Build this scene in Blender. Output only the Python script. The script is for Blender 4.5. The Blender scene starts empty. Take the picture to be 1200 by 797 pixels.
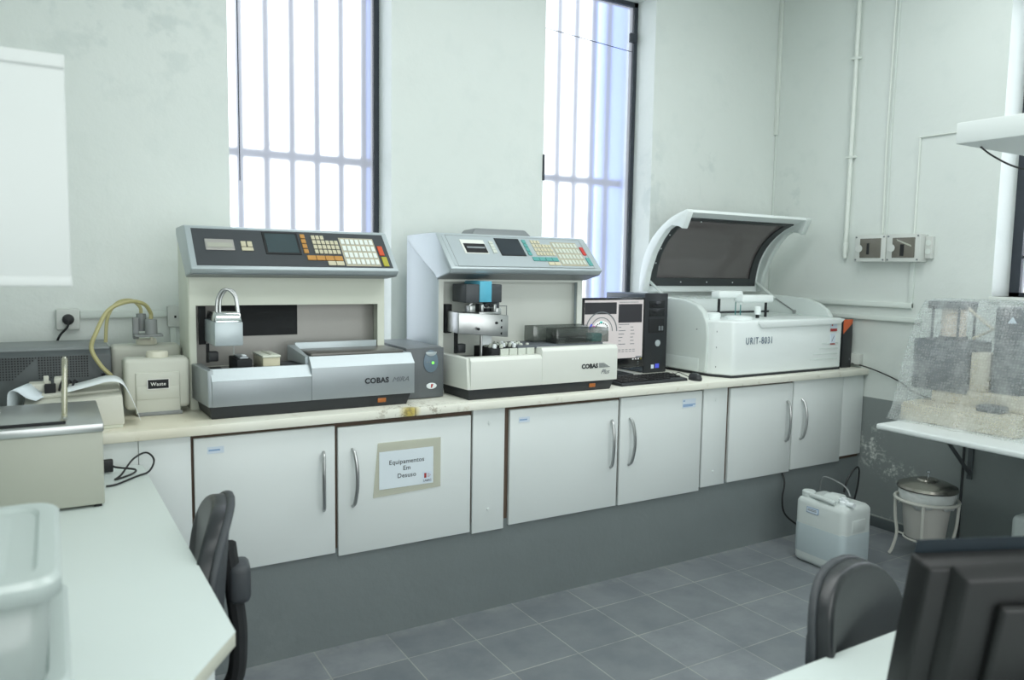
import bpy, bmesh, math, random
from mathutils import Vector, Matrix
random.seed(7)
C = bpy.context.scene.collection
SC = bpy.context.scene
R = math.radians
PI = math.pi

# ------------------------------------------------------------------ materials
def s2l(c):
    return tuple(((v/255)/12.92 if v/255 <= 0.04045 else ((v/255+0.055)/1.055)**2.4) for v in c)

def mat(name, rgb, rough=0.5, metal=0.0, var=0.04, vs=6.0, bump=0.0, bs=40.0, emis=None, es=0.0,
        trans=0.0, alpha=1.0, coat=0.0, ior=1.45, spec=0.5, rvar=0.0):
    m = bpy.data.materials.new(name); m.use_nodes = True
    nt = m.node_tree; n = nt.nodes; l = nt.links
    b = n['Principled BSDF']
    col = s2l(rgb)
    tc = n.new('ShaderNodeTexCoord')
    if var > 0:
        nz = n.new('ShaderNodeTexNoise'); nz.inputs['Scale'].default_value = vs; nz.inputs['Detail'].default_value = 4
        l.new(tc.outputs['Object'], nz.inputs['Vector'])
        mx = n.new('ShaderNodeMix'); mx.data_type = 'RGBA'
        mx.inputs[6].default_value = tuple(c*(1-var) for c in col)+(1,)
        mx.inputs[7].default_value = tuple(min(1, c*(1+var)) for c in col)+(1,)
        l.new(nz.outputs['Fac'], mx.inputs[0]); l.new(mx.outputs[2], b.inputs['Base Color'])
        if rvar > 0:
            mr = n.new('ShaderNodeMapRange'); mr.inputs[3].default_value = rough-rvar; mr.inputs[4].default_value = rough+rvar
            l.new(nz.outputs['Fac'], mr.inputs[0]); l.new(mr.outputs[0], b.inputs['Roughness'])
    else:
        b.inputs['Base Color'].default_value = col+(1,)
    if not rvar: b.inputs['Roughness'].default_value = rough
    b.inputs['Metallic'].default_value = metal
    b.inputs['Transmission Weight'].default_value = trans
    b.inputs['Alpha'].default_value = alpha
    b.inputs['Coat Weight'].default_value = coat
    b.inputs['IOR'].default_value = ior
    b.inputs['Specular IOR Level'].default_value = spec
    if bump > 0:
        bn = n.new('ShaderNodeTexNoise'); bn.inputs['Scale'].default_value = bs; bn.inputs['Detail'].default_value = 3
        l.new(tc.outputs['Object'], bn.inputs['Vector'])
        bp = n.new('ShaderNodeBump'); bp.inputs['Strength'].default_value = bump; bp.inputs['Distance'].default_value = 0.01
        l.new(bn.outputs['Fac'], bp.inputs['Height']); l.new(bp.outputs['Normal'], b.inputs['Normal'])
    if emis:
        b.inputs['Emission Color'].default_value = s2l(emis)+(1,); b.inputs['Emission Strength'].default_value = es
    return m

def N(nt, t, **k):
    n = nt.nodes.new(t)
    for a, v in k.items(): setattr(n, a, v)
    return n

def math_node(nt, op, a, b=None):
    n = N(nt, 'ShaderNodeMath', operation=op)
    for i, v in enumerate((a, b)):
        if v is None: continue
        if isinstance(v, (int, float)): n.inputs[i].default_value = v
        else: nt.links.new(v, n.inputs[i])
    return n.outputs[0]

def mixc(nt, f, a, b):
    n = N(nt, 'ShaderNodeMix', data_type='RGBA')
    if isinstance(f, (int, float)): n.inputs[0].default_value = f
    else: nt.links.new(f, n.inputs[0])
    for i, v in ((6, a), (7, b)):
        if isinstance(v, tuple): n.inputs[i].default_value = v+(1,) if len(v) == 3 else v
        else: nt.links.new(v, n.inputs[i])
    return n.outputs[2]

def noise(nt, vec, scale, detail=4, rough=0.5):
    n = N(nt, 'ShaderNodeTexNoise'); n.inputs['Scale'].default_value = scale; n.inputs['Detail'].default_value = detail
    n.inputs['Roughness'].default_value = rough
    nt.links.new(vec, n.inputs['Vector']); return n.outputs['Fac']

def ramp(nt, f, lo, hi):
    n = N(nt, 'ShaderNodeMapRange'); n.inputs[1].default_value = lo; n.inputs[2].default_value = hi
    nt.links.new(f, n.inputs[0]); return n.outputs[0]

def blob(nt, pos, c, rad, scale=(1, 1, 1)):
    """1 inside, 0 outside a soft ellipsoid about c"""
    v = N(nt, 'ShaderNodeVectorMath', operation='SUBTRACT'); nt.links.new(pos, v.inputs[0]); v.inputs[1].default_value = c
    w = N(nt, 'ShaderNodeVectorMath', operation='MULTIPLY'); nt.links.new(v.outputs[0], w.inputs[0]); w.inputs[1].default_value = scale
    d = N(nt, 'ShaderNodeVectorMath', operation='LENGTH'); nt.links.new(w.outputs[0], d.inputs[0])
    return ramp(nt, d.outputs['Value'], rad, rad*0.35)

WALLC = (212, 224, 218)
def wall_material(name, dado=None, stains=(), patches=()):
    m = bpy.data.materials.new(name); m.use_nodes = True; nt = m.node_tree; l = nt.links
    b = nt.nodes['Principled BSDF']
    g = N(nt, 'ShaderNodeNewGeometry'); pos = g.outputs['Position']
    n1 = noise(nt, pos, 1.4, 5); n2 = noise(nt, pos, 9, 4)
    base = mixc(nt, n1, s2l((213, 220, 216)), s2l((224, 230, 226)))
    base = mixc(nt, math_node(nt, 'MULTIPLY', ramp(nt, n2, 0.55, 0.8), 0.25), base, s2l((200, 210, 207)))
    for c, rad, sc in patches:     # damp marks in the paint
        f = math_node(nt, 'MULTIPLY', blob(nt, pos, c, rad, sc), ramp(nt, noise(nt, pos, 9, 5, .6), 0.50, 0.62))
        base = mixc(nt, math_node(nt, 'MULTIPLY', f, 0.35), base, s2l((184, 196, 194)))
    if dado is not None:
        z = N(nt, 'ShaderNodeSeparateXYZ'); l.new(pos, z.inputs[0])
        f = math_node(nt, 'LESS_THAN', z.outputs['Z'], dado)
        grey = mixc(nt, noise(nt, pos, 2.5, 5), s2l((126, 134, 133)), s2l((142, 149, 148)))
        for c, rad, sc in stains:  # lime bloom flaking through the grey paint
            q = math_node(nt, 'MULTIPLY', blob(nt, pos, c, rad, sc), ramp(nt, noise(nt, pos, 24, 6, .75), 0.51, 0.63))
            grey = mixc(nt, math_node(nt, 'MULTIPLY', q, 1.0), grey, s2l((214, 218, 214)))
        base = mixc(nt, f, base, grey)
    l.new(base, b.inputs['Base Color'])
    b.inputs['Roughness'].default_value = 0.38
    bp = N(nt, 'ShaderNodeBump'); bp.inputs['Strength'].default_value = 0.25; bp.inputs['Distance'].default_value = 0.02
    l.new(noise(nt, pos, 5, 5, .6), bp.inputs['Height']); l.new(bp.outputs[0], b.inputs['Normal'])
    return m

def floor_material():
    m = bpy.data.materials.new('floor_tiles'); m.use_nodes = True; nt = m.node_tree; l = nt.links
    b = nt.nodes['Principled BSDF']; g = N(nt, 'ShaderNodeNewGeometry')
    mp = N(nt, 'ShaderNodeMapping'); l.new(g.outputs['Position'], mp.inputs[0]); mp.inputs['Location'].default_value = (-1.43, -2.33, 0)
    br = N(nt, 'ShaderNodeTexBrick', offset=0.0, squash=1.0); l.new(mp.outputs[0], br.inputs['Vector'])
    for k, v in {'Scale': 1.0, 'Mortar Size': 0.0028, 'Mortar Smooth': 0.2, 'Bias': 0.0, 'Brick Width': 0.3, 'Row Height': 0.29}.items():
        br.inputs[k].default_value = v
    br.inputs['Color1'].default_value = s2l((124, 130, 134))+(1,); br.inputs['Color2'].default_value = s2l((140, 145, 149))+(1,)
    br.inputs['Mortar'].default_value = s2l((168, 170, 166))+(1,)
    n1 = noise(nt, g.outputs['Position'], 5, 6, .65)
    col = mixc(nt, math_node(nt, 'MULTIPLY', ramp(nt, n1, .38, .66), .55), br.outputs['Color'], s2l((100, 107, 114)))
    # dusty line along the foot of the counter base
    z = N(nt, 'ShaderNodeSeparateXYZ'); l.new(g.outputs['Position'], z.inputs[0])
    dl = math_node(nt, 'MULTIPLY', ramp(nt, z.outputs['Y'], 2.78, 2.835), ramp(nt, noise(nt, g.outputs['Position'], 14, 5, .6), .42, .62))
    col = mixc(nt, math_node(nt, 'MULTIPLY', dl, .6), col, s2l((150, 154, 152)))
    l.new(col, b.inputs['Base Color']); b.inputs['Roughness'].default_value = 0.42
    bp = N(nt, 'ShaderNodeBump', invert=True); bp.inputs['Strength'].default_value = 0.4; bp.inputs['Distance'].default_value = 0.003
    l.new(br.outputs['Fac'], bp.inputs['Height']); l.new(bp.outputs[0], b.inputs['Normal'])
    return m

def plinth_material():
    m = bpy.data.materials.new('plinth_grey_paint'); m.use_nodes = True; nt = m.node_tree; l = nt.links
    b = nt.nodes['Principled BSDF']; g = N(nt, 'ShaderNodeNewGeometry'); pos = g.outputs['Position']
    col = mixc(nt, noise(nt, pos, 2.2, 5), s2l((112, 120, 121)), s2l((128, 136, 137)))
    f = math_node(nt, 'MULTIPLY', blob(nt, pos, (0.55, 2.84, .06), .30, (1, 1, 1.4)), ramp(nt, noise(nt, pos, 9, 6, .7), .48, .56))
    col = mixc(nt, math_node(nt, 'MULTIPLY', f, .45), col, s2l((128, 136, 136)))
    for c, rad in (((1.0, 2.84, .37), .30), ((1.55, 2.84, .36), .16), ((1.9, 2.84, .37), .28)):
        f = math_node(nt, 'MULTIPLY', blob(nt, pos, c, rad, (1, 1, 9)), ramp(nt, noise(nt, pos, 12, 6, .7), .48, .58))
        col = mixc(nt, math_node(nt, 'MULTIPLY', f, .5), col, s2l((132, 138, 136)))
    l.new(col, b.inputs['Base Color']); b.inputs['Roughness'].default_value = 0.5
    bp = N(nt, 'ShaderNodeBump'); bp.inputs['Strength'].default_value = 0.35; bp.inputs['Distance'].default_value = 0.01
    l.new(noise(nt, pos, 11, 5, .6), bp.inputs['Height']); l.new(bp.outputs[0], b.inputs['Normal'])
    return m

def worktop_material():
    m = bpy.data.materials.new('worn_cream_laminate'); m.use_nodes = True; nt = m.node_tree; l = nt.links
    b = nt.nodes['Principled BSDF']; g = N(nt, 'ShaderNodeNewGeometry'); pos = g.outputs['Position']
    col = mixc(nt, noise(nt, pos, 4, 5), s2l((228, 228, 214)), s2l((242, 242, 232)))
    f = ramp(nt, noise(nt, pos, 16, 6, .7), .60, .68)
    col = mixc(nt, math_node(nt, 'MULTIPLY', f, .45), col, s2l((186, 178, 150)))
    f = math_node(nt, 'MULTIPLY', blob(nt, pos, (.3, 2.95, .94), .33), .35)
    col = mixc(nt, f, col, s2l((200, 184, 140)))
    f = math_node(nt, 'MULTIPLY', blob(nt, pos, (1.215, 2.8, .925), .05, (1, 1, 1)), 1.0)
    col = mixc(nt, f, col, s2l((196, 178, 96)))
    f = math_node(nt, 'MULTIPLY', blob(nt, pos, (1.24, 2.8, .925), .24, (1, 1, 1)), ramp(nt, noise(nt, pos, 34, 6, .8), .53, .58))
    col = mixc(nt, math_node(nt, 'MULTIPLY', f, .6), col, s2l((118, 104, 78)))
    l.new(col, b.inputs['Base Color']); b.inputs['Roughness'].default_value = 0.35
    return m

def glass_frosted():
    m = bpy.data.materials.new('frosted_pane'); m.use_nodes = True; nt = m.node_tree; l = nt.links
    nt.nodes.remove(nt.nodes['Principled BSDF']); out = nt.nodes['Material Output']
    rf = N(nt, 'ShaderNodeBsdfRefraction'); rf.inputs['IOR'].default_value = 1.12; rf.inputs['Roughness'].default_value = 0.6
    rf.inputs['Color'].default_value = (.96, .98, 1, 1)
    em = N(nt, 'ShaderNodeEmission'); em.inputs['Strength'].default_value = 0.2; em.inputs['Color'].default_value = (.86, .92, 1, 1)  # faint glow added to the glass so the panes light the room
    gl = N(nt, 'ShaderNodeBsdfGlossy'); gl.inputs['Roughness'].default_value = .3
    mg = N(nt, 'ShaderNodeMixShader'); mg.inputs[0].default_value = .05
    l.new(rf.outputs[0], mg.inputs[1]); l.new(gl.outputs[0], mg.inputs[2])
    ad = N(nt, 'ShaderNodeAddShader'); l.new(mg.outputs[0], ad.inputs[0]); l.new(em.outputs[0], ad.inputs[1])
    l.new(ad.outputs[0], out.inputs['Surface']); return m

def see_through(name, tint, haze, haze_amt, gloss=.12, grough=.1, bump=0, bs=100, voronoi=False, patchy=0):
    """thin clear or milky sheet: transparent + diffuse haze + reflection"""
    m = bpy.data.materials.new(name); m.use_nodes = True; nt = m.node_tree; l = nt.links
    nt.nodes.remove(nt.nodes['Principled BSDF']); out = nt.nodes['Material Output']
    tr = N(nt, 'ShaderNodeBsdfTransparent'); tr.inputs[0].default_value = s2l(tint)+(1,)
    df = N(nt, 'ShaderNodeBsdfDiffuse'); df.inputs[0].default_value = s2l(haze)+(1,)
    tl = N(nt, 'ShaderNodeBsdfTranslucent'); tl.inputs[0].default_value = s2l(haze)+(1,)
    dd = N(nt, 'ShaderNodeMixShader'); dd.inputs[0].default_value = .35
    l.new(df.outputs[0], dd.inputs[1]); l.new(tl.outputs[0], dd.inputs[2])
    gl = N(nt, 'ShaderNodeBsdfGlossy'); gl.inputs['Roughness'].default_value = grough
    a = N(nt, 'ShaderNodeMixShader'); a.inputs[0].default_value = haze_amt
    c = N(nt, 'ShaderNodeMixShader'); c.inputs[0].default_value = gloss
    l.new(tr.outputs[0], a.inputs[1]); l.new(dd.outputs[0], a.inputs[2])
    l.new(a.outputs[0], c.inputs[1]); l.new(gl.outputs[0], c.inputs[2]); l.new(c.outputs[0], out.inputs['Surface'])
    tc = N(nt, 'ShaderNodeTexCoord')
    if bump:
        bp = N(nt, 'ShaderNodeBump'); bp.inputs['Strength'].default_value = bump; bp.inputs['Distance'].default_value = .004
        if voronoi:
            v = N(nt, 'ShaderNodeTexVoronoi'); v.inputs['Scale'].default_value = bs; l.new(tc.outputs['Object'], v.inputs['Vector']); v.inputs['Randomness'].default_value = .35
            h = v.outputs['Distance']
            f = ramp(nt, h, .55, .2); w = noise(nt, tc.outputs['Object'], 9, 5, .65)
            amt = math_node(nt, 'ADD', math_node(nt, 'MULTIPLY', f, .12), math_node(nt, 'MULTIPLY', ramp(nt, w, .35, .75), patchy))
            l.new(math_node(nt, 'ADD', amt, haze_amt), a.inputs[0])
        else: h = noise(nt, tc.outputs['Object'], bs, 4)
        l.new(h, bp.inputs['Height'])
        for s in (df, gl): l.new(bp.outputs[0], s.inputs['Normal'])
    return m

M = {}
M['white_lam'] = mat('white_laminate', (224, 230, 229), .32, var=.015, vs=3)
M['desk_white'] = mat('desk_white_laminate', (216, 226, 223), .28, var=.012, vs=3)
M['edge_beige'] = mat('desk_edge_band', (196, 198, 184), .5)
M['off_white'] = mat('off_white_filler', (214, 220, 218), .42, var=.02)
M['gap_brown'] = mat('dark_carcass_edge', (96, 80, 68), .7, var=.15, vs=20)
M['steel'] = mat('brushed_steel', (186, 188, 188), .32, 1.0, var=.05, vs=30)
M['chrome'] = mat('chrome', (215, 220, 222), .12, 1.0, var=0.02)
M['black_pl'] = mat('black_plastic', (44, 47, 50), .45, var=.08)
M['black_gloss'] = mat('gloss_black', (26, 28, 31), .18, var=.05)
M['dark_slot'] = mat('matt_black', (34, 36, 38), .75, var=.08)
M['cream'] = mat('cream_enamel', (222, 226, 212), .4, var=.015)
M['silver'] = mat('silver_paint', (164, 171, 175), .36, .45, var=.02, vs=60)
M['silver_lt'] = mat('light_silver_paint', (184, 194, 198), .33, .3, var=.02, vs=60)
M['side_blue'] = mat('pale_grey_side', (200, 210, 217), .34, var=.02)
M['panel_dk'] = mat('charcoal_panel', (66, 70, 74), .4, var=.08, vs=5)
M['under_grey'] = mat('hood_underside', (128, 134, 136), .4, var=.03)
M['backplate'] = mat('anodised_backplate', (172, 170, 166), .45, .3, var=.05, vs=5)
M['lid_brown'] = mat('brown_grey_lid', (108, 106, 102), .3, .3, var=.06, vs=5)
M['white_enamel'] = mat('white_enamel', (226, 229, 222), .35, var=.012)
M['white_abs'] = mat('white_moulded_plastic', (232, 239, 238), .3, var=.012)
M['white_abs2'] = mat('white_side_panel', (205, 214, 211), .38, var=.015)
M['screen_off'] = mat('crt_off', (62, 76, 80), .12, var=.1, vs=5)
M['screen_off2'] = mat('crt_off_dark', (46, 54, 60), .12, var=.1, vs=5)
M['key_orange'] = mat('orange_keys', (188, 138, 72), .5)
M['key_beige'] = mat('beige_keys', (204, 198, 172), .5)
M['key_white'] = mat('white_keys', (226, 232, 228), .5)
M['plate_tan'] = mat('keypad_plate_tan', (176, 170, 150), .5)
M['key_red'] = mat('red_key', (206, 84, 52), .5)
M['key_yel'] = mat('olive_key', (172, 166, 62), .5)
M['key_teal'] = mat('teal_keys', (92, 160, 156), .5)
M['key_greyw'] = mat('grey_white_keys', (200, 206, 196), .5)
M['key_red2'] = mat('crimson_key', (190, 60, 56), .5)
M['motor_blue'] = mat('sky_blue_stripe', (92, 178, 204), .4)
M['lamp_orange'] = mat('amber_switch', (160, 96, 46), .35, var=.3, vs=60, emis=(170, 96, 40), es=.12)
M['txt_dark'] = mat('dark_lettering', (46, 50, 54), .6, var=0.02)
M['txt_grey'] = mat('grey_lettering', (116, 122, 126), .6, var=0.02)
M['txt_blue'] = mat('slate_blue_lettering', (84, 104, 124), .6, var=0.02)
M['txt_white'] = mat('white_lettering', (235, 235, 230), .6, var=0.02)
M['txt_lightblue'] = mat('pale_blue_print', (140, 170, 205), .6, var=0.02)
M['red_print'] = mat('red_print', (170, 60, 58), .6, var=0.05)
M['paper'] = mat('paper', (232, 238, 240), .7, var=.01)
M['paper_blue'] = mat('cool_paper', (222, 232, 238), .7, var=.01)
M['sleeve'] = see_through('plastic_sleeve', (252, 252, 248), (240, 240, 226), .45, .12, .25)
M['ups_grey'] = mat('gunmetal_plastic', (96, 101, 104), .38, var=.03)
M['ups_top'] = mat('gunmetal_top', (124, 130, 134), .35, var=.04)
M['ups_badge'] = mat('slate_badge', (104, 122, 136), .35)
M['led_green'] = mat('green_led', (90, 230, 60), .4, emis=(110, 255, 70), es=2.5, var=0)
M['tan'] = mat('beige_steel', (174, 176, 164), .45, var=.02)
M['tan_print'] = mat('beige_printer_plastic', (206, 206, 194), .5, var=.02)
M['dk_case'] = mat('dark_grey_case', (84, 90, 92), .45, var=.05)
M['dk_case_top'] = mat('mid_grey_case_top', (130, 136, 137), .45, var=.05)
M['jerry'] = mat('milky_yellow_plastic', (216, 218, 206), .4, var=.04, trans=.12)
M['cap_cream'] = mat('cream_cap', (222, 220, 202), .45)
M['carboy'] = mat('milky_white_plastic', (216, 224, 222), .32, var=.02, trans=.10)
M['carboy_liq'] = mat('milky_plastic_full', (186, 199, 203), .3, var=.02)
M['hose'] = mat('yellow_tubing', (184, 178, 128), .35, var=.08, trans=.1)
M['fitting'] = mat('grey_fitting', (140, 144, 144), .45)
M['cable'] = mat('black_cable', (30, 32, 34), .5, var=.05)
M['pipe_white'] = mat('painted_white_pipe', (222, 228, 222), .35, var=.02)
M['box_grey'] = mat('light_grey_box', (206, 210, 206), .45, var=.02)
M['box_win'] = mat('smoky_window', (112, 110, 102), .2, var=.1, vs=30)
M['smoke'] = see_through('smoked_acrylic', (205, 208, 206), (120, 126, 122), .22, .10, .08)
M['lid_glass'] = see_through('tinted_lid_pane', (172, 168, 168), (146, 140, 140), .52, .10, .05)
M['gasket'] = mat('dark_gasket', (56, 60, 62), .45)
M['wrap'] = see_through('bubble_wrap', (248, 250, 250), (234, 239, 238), .11, .06, .28, bump=.35, bs=80, voronoi=True, patchy=.28)
M['tub'] = see_through('frosted_food_tub', (232, 238, 236), (218, 226, 224), .62, .07, .25, bump=.05, bs=30)
M['tub_lid'] = see_through('frosted_tub_lid', (236, 240, 238), (222, 231, 229), .80, .07, .25, bump=.05, bs=30)
M['device_grey'] = mat('slate_grey_casing', (92, 98, 104), .5, var=.04)
M['device_beige'] = mat('beige_casing', (206, 198, 180), .5, var=.04)
M['device_roll'] = mat('peach_cylinder', (232, 220, 208), .5, var=.04)
M['leather'] = mat('black_vinyl', (42, 45, 48), .30, var=.06, bump=.06, bs=260)
M['chair_pl'] = mat('charcoal_chair_plastic', (64, 68, 72), .5)
M['mon_black'] = mat('monitor_back_black', (20, 21, 22), .5, var=.05)
M['pc_black'] = mat('pc_case', (38, 41, 45), .35, var=.05)
M['pc_top'] = mat('pc_case_top', (74, 82, 90), .35, var=.05)
M['scr'] = mat('lit_screen', (190, 184, 184), .3, var=0, emis=(196, 188, 188), es=.35)
M['scr_dark'] = mat('screen_dark_block', (46, 46, 50), .3, var=0, emis=(60, 58, 62), es=.2)
M['scr_blue'] = mat('screen_blue', (70, 80, 190), .3, var=0, emis=(80, 90, 210), es=.4)
M['scr_teal'] = mat('screen_teal', (60, 180, 170), .3, var=0, emis=(60, 190, 180), es=.4)
M['scr_pink'] = mat('screen_magenta', (200, 90, 170), .3, var=0, emis=(210, 90, 180), es=.4)
M['scr_white'] = mat('screen_white', (225, 225, 225), .3, var=0, emis=(230, 230, 230), es=.45)
M['frame_dark'] = mat('dark_window_frame', (52, 58, 66), .5, var=.15, vs=20)
M['bars'] = mat('outside_bars', (52, 60, 84), .6, var=.03)
M['outside_blue'] = mat('outside_blue_wall', (120, 146, 220), .8, var=.05)
M['cup_white'] = mat('cupboard_white', (207, 211, 210), .35, var=.01)
M['stainless'] = mat('stainless_lid', (168, 164, 156), .22, 1.0, var=.05, vs=12)
M['bag'] = mat('white_bin_liner', (222, 226, 224), .45, var=.05, bump=.8, bs=30)
M['bin_white'] = mat('bin_enamel', (206, 204, 198), .4, var=.03)
M['stand_white'] = mat('stand_enamel', (214, 214, 206), .35, var=.03)
M['orange_pl'] = mat('orange_plastic', (214, 104, 62), .45)
M['thermo'] = see_through('thermometer_glass', (235, 235, 215), (222, 220, 196), .35, .25, .05)
M['thermo_core'] = mat('pale_yellow_scale', (214, 210, 168), .5)
M['needle_teal'] = mat('teal_probe', (70, 140, 140), .4)
M['liquid_label'] = mat('label_pale', (214, 226, 238), .6)
M['label_blue'] = mat('label_blue_edge', (120, 150, 190), .6)
M['rail'] = mat('painted_trunking', (216, 224, 219), .4, var=.02)

# ------------------------------------------------------------------ mesh builder
class MB:
    def __init__(s): s.bm = bmesh.new(); s.mi = 0
    def _bev(s, faces, w, seg):
        if w > 0:
            es = list({e for f in faces for e in f.edges})
            bmesh.ops.bevel(s.bm, geom=es, offset=w, segments=seg, affect='EDGES', profile=.5, clamp_overlap=True)
    def hexa(s, p, bev=0, seg=2):
        v = [s.bm.verts.new(q) for q in p]
        fs = [s.bm.faces.new([v[i] for i in f]) for f in ((0, 3, 2, 1), (4, 5, 6, 7), (0, 1, 5, 4), (1, 2, 6, 5), (2, 3, 7, 6), (3, 0, 4, 7))]
        s._bev(fs, bev, seg); return s
    def box(s, x0, x1, y0, y1, z0, z1, bev=0, seg=2):
        return s.hexa([(x0, y0, z0), (x1, y0, z0), (x1, y1, z0), (x0, y1, z0), (x0, y0, z1), (x1, y0, z1), (x1, y1, z1), (x0, y1, z1)], bev, seg)
    def prism(s, pts, axis, a0, a1, bev=0, seg=2):
        """pts in the two other axes: x-> (y,z), y-> (x,z), z-> (x,y)"""
        def P(q, a):
            return {'x': (a, q[0], q[1]), 'y': (q[0], a, q[1]), 'z': (q[0], q[1], a)}[axis]
        A = [s.bm.verts.new(P(q, a0)) for q in pts]; B = [s.bm.verts.new(P(q, a1)) for q in pts]
        n = len(pts); fs = [s.bm.faces.new(A[::-1]), s.bm.faces.new(B)]
        for i in range(n): fs.append(s.bm.faces.new((A[i], A[(i+1) % n], B[(i+1) % n], B[i])))
        bmesh.ops.recalc_face_normals(s.bm, faces=fs)
        s._bev(fs, bev, seg); return s
    def tube(s, pts, r, n=8, closed=False, cap=True):
        pts = [Vector(p) for p in pts]; m = len(pts)
        rr = r if isinstance(r, (list, tuple)) else [r]*m
        rings = []; up = None
        for i, p in enumerate(pts):
            a = pts[(i-1) % m] if (closed or i > 0) else p; b = pts[(i+1) % m] if (closed or i < m-1) else p
            t = (b-a).normalized()
            if up is None:
                up = Vector((0, 0, 1)) if abs(t.z) < .9 else Vector((1, 0, 0))
            u = (up-t*up.dot(t)).normalized(); up = u; w = t.cross(u)
            rings.append([s.bm.verts.new(p+(u*math.cos(2*PI*k/n)+w*math.sin(2*PI*k/n))*rr[i]) for k in range(n)])
        fs = []
        for i in range(m if closed else m-1):
            a = rings[i]; b = rings[(i+1) % m]
            for k in range(n): fs.append(s.bm.faces.new((a[k], a[(k+1) % n], b[(k+1) % n], b[k])))
        if not closed and cap: fs.append(s.bm.faces.new(rings[0][::-1])); fs.append(s.bm.faces.new(rings[-1]))
        bmesh.ops.recalc_face_normals(s.bm, faces=fs)
        return s
    def lathe(s, prof, c=(0, 0, 0), n=28, axis='z'):
        c = Vector(c); rings = []
        def P(r, h, a):
            x, y = r*math.cos(a), r*math.sin(a)
            return c+Vector({'z': (x, y, h), 'y': (x, h, y), 'x': (h, x, y)}[axis])
        for r, h in prof:
            rings.append([s.bm.verts.new(P(max(r, 1e-5), h, 2*PI*k/n)) for k in range(n)])
        fs = []
        for a, b in zip(rings, rings[1:]):
            for k in range(n): fs.append(s.bm.faces.new((a[k], a[(k+1) % n], b[(k+1) % n], b[k])))
        fs.append(s.bm.faces.new(rings[0][::-1])); fs.append(s.bm.faces.new(rings[-1]))
        bmesh.ops.recalc_face_normals(s.bm, faces=fs)
        return s
    def sheet(s, grid, thick=0):
        """grid[i][j] points"""
        V = [[s.bm.verts.new(p) for p in row] for row in grid]
        for i in range(len(V)-1):
            for j in range(len(V[0])-1):
                s.bm.faces.new((V[i][j], V[i][j+1], V[i+1][j+1], V[i+1][j]))
        return s
    def build(s, name, m, parent=None, loc=(0, 0, 0), rotz=0, solid=0, sub=0, ang=35):
        me = bpy.data.meshes.new(name)
        s.bm.normal_update(); s.bm.to_mesh(me); s.bm.free()
        if isinstance(m, str): m = M[m]
        me.materials.append(m)
        o = bpy.data.objects.new(name, me); C.objects.link(o)
        me.polygons.foreach_set('use_smooth', [True]*len(me.polygons))
        me.set_sharp_from_angle(angle=R(ang))
        if solid:
            md = o.modifiers.new('thick', 'SOLIDIFY'); md.thickness = solid; md.offset = 0
        if sub:
            md = o.modifiers.new('sub', 'SUBSURF'); md.levels = sub; md.render_levels = sub
        o.location = loc; o.rotation_euler = (0, 0, rotz)
        if parent: o.parent = parent
        return o

def thing(name, label, cat, loc=(0, 0, 0), rotz=0, group=None, rot=None):
    o = bpy.data.objects.new(name, None); o.empty_display_size = .05; C.objects.link(o)
    o.location = loc; o.rotation_euler = rot or (0, 0, rotz); return tag(o, label, cat, group)
def tag(o, label, cat, group=None):
    o['label'] = label; o['category'] = cat
    if group: o['group'] = group
    return o
def struct(o): o['kind'] = 'structure'; return o
def dup(root, loc, rotz=None, label=None):
    r = root.copy(); C.objects.link(r); r.location = loc
    if rotz is not None: r.rotation_euler = (0, 0, rotz)
    if label: r['label'] = label
    for ch in list(root.children):
        c = ch.copy(); C.objects.link(c); c.parent = r
        for g in list(ch.children):
            d = g.copy(); C.objects.link(d); d.parent = c
    return r
def text(name, s, size, m, parent, loc, rot=(PI/2, 0, 0), shear=0, sx=1.0, align='LEFT', bold=0.0, depth=.0004, space=1.0):
    cu = bpy.data.curves.new(name, 'FONT'); cu.body = s; cu.size = size; cu.shear = shear; cu.align_x = align
    cu.extrude = depth; cu.space_character = space; cu.offset = bold; cu.resolution_u = 3
    tmp = bpy.data.objects.new('tmp_txt', cu); C.objects.link(tmp)
    dg = bpy.context.evaluated_depsgraph_get(); me = bpy.data.meshes.new_from_object(tmp.evaluated_get(dg))
    bpy.data.objects.remove(tmp); bpy.data.curves.remove(cu)
    me.transform(Matrix.Diagonal((sx, 1, 1, 1)))
    me.materials.clear(); me.materials.append(M[m]); me.name = name
    o = bpy.data.objects.new(name, me); C.objects.link(o); o.location = loc; o.rotation_euler = rot
    if parent: o.parent = parent
    return o
def arc(p0, p1, p2, n=12):
    """quadratic bezier"""
    a, b, c = map(Vector, (p0, p1, p2))
    return [a*(1-t)**2+b*2*t*(1-t)+c*t*t for t in [i/n for i in range(n+1)]]
def spline(pts, n=8):
    P = [Vector(p) for p in pts]; out = []
    for i in range(len(P)-1):
        a = P[max(i-1, 0)]; b = P[i]; c = P[i+1]; d = P[min(i+2, len(P)-1)]
        for k in range(n):
            t = k/n
            out.append(.5*((2*b)+(c-a)*t+(2*a-5*b+4*c-d)*t*t+(3*b-a-3*c+d)*t**3))
    out.append(P[-1]); return out

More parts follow.
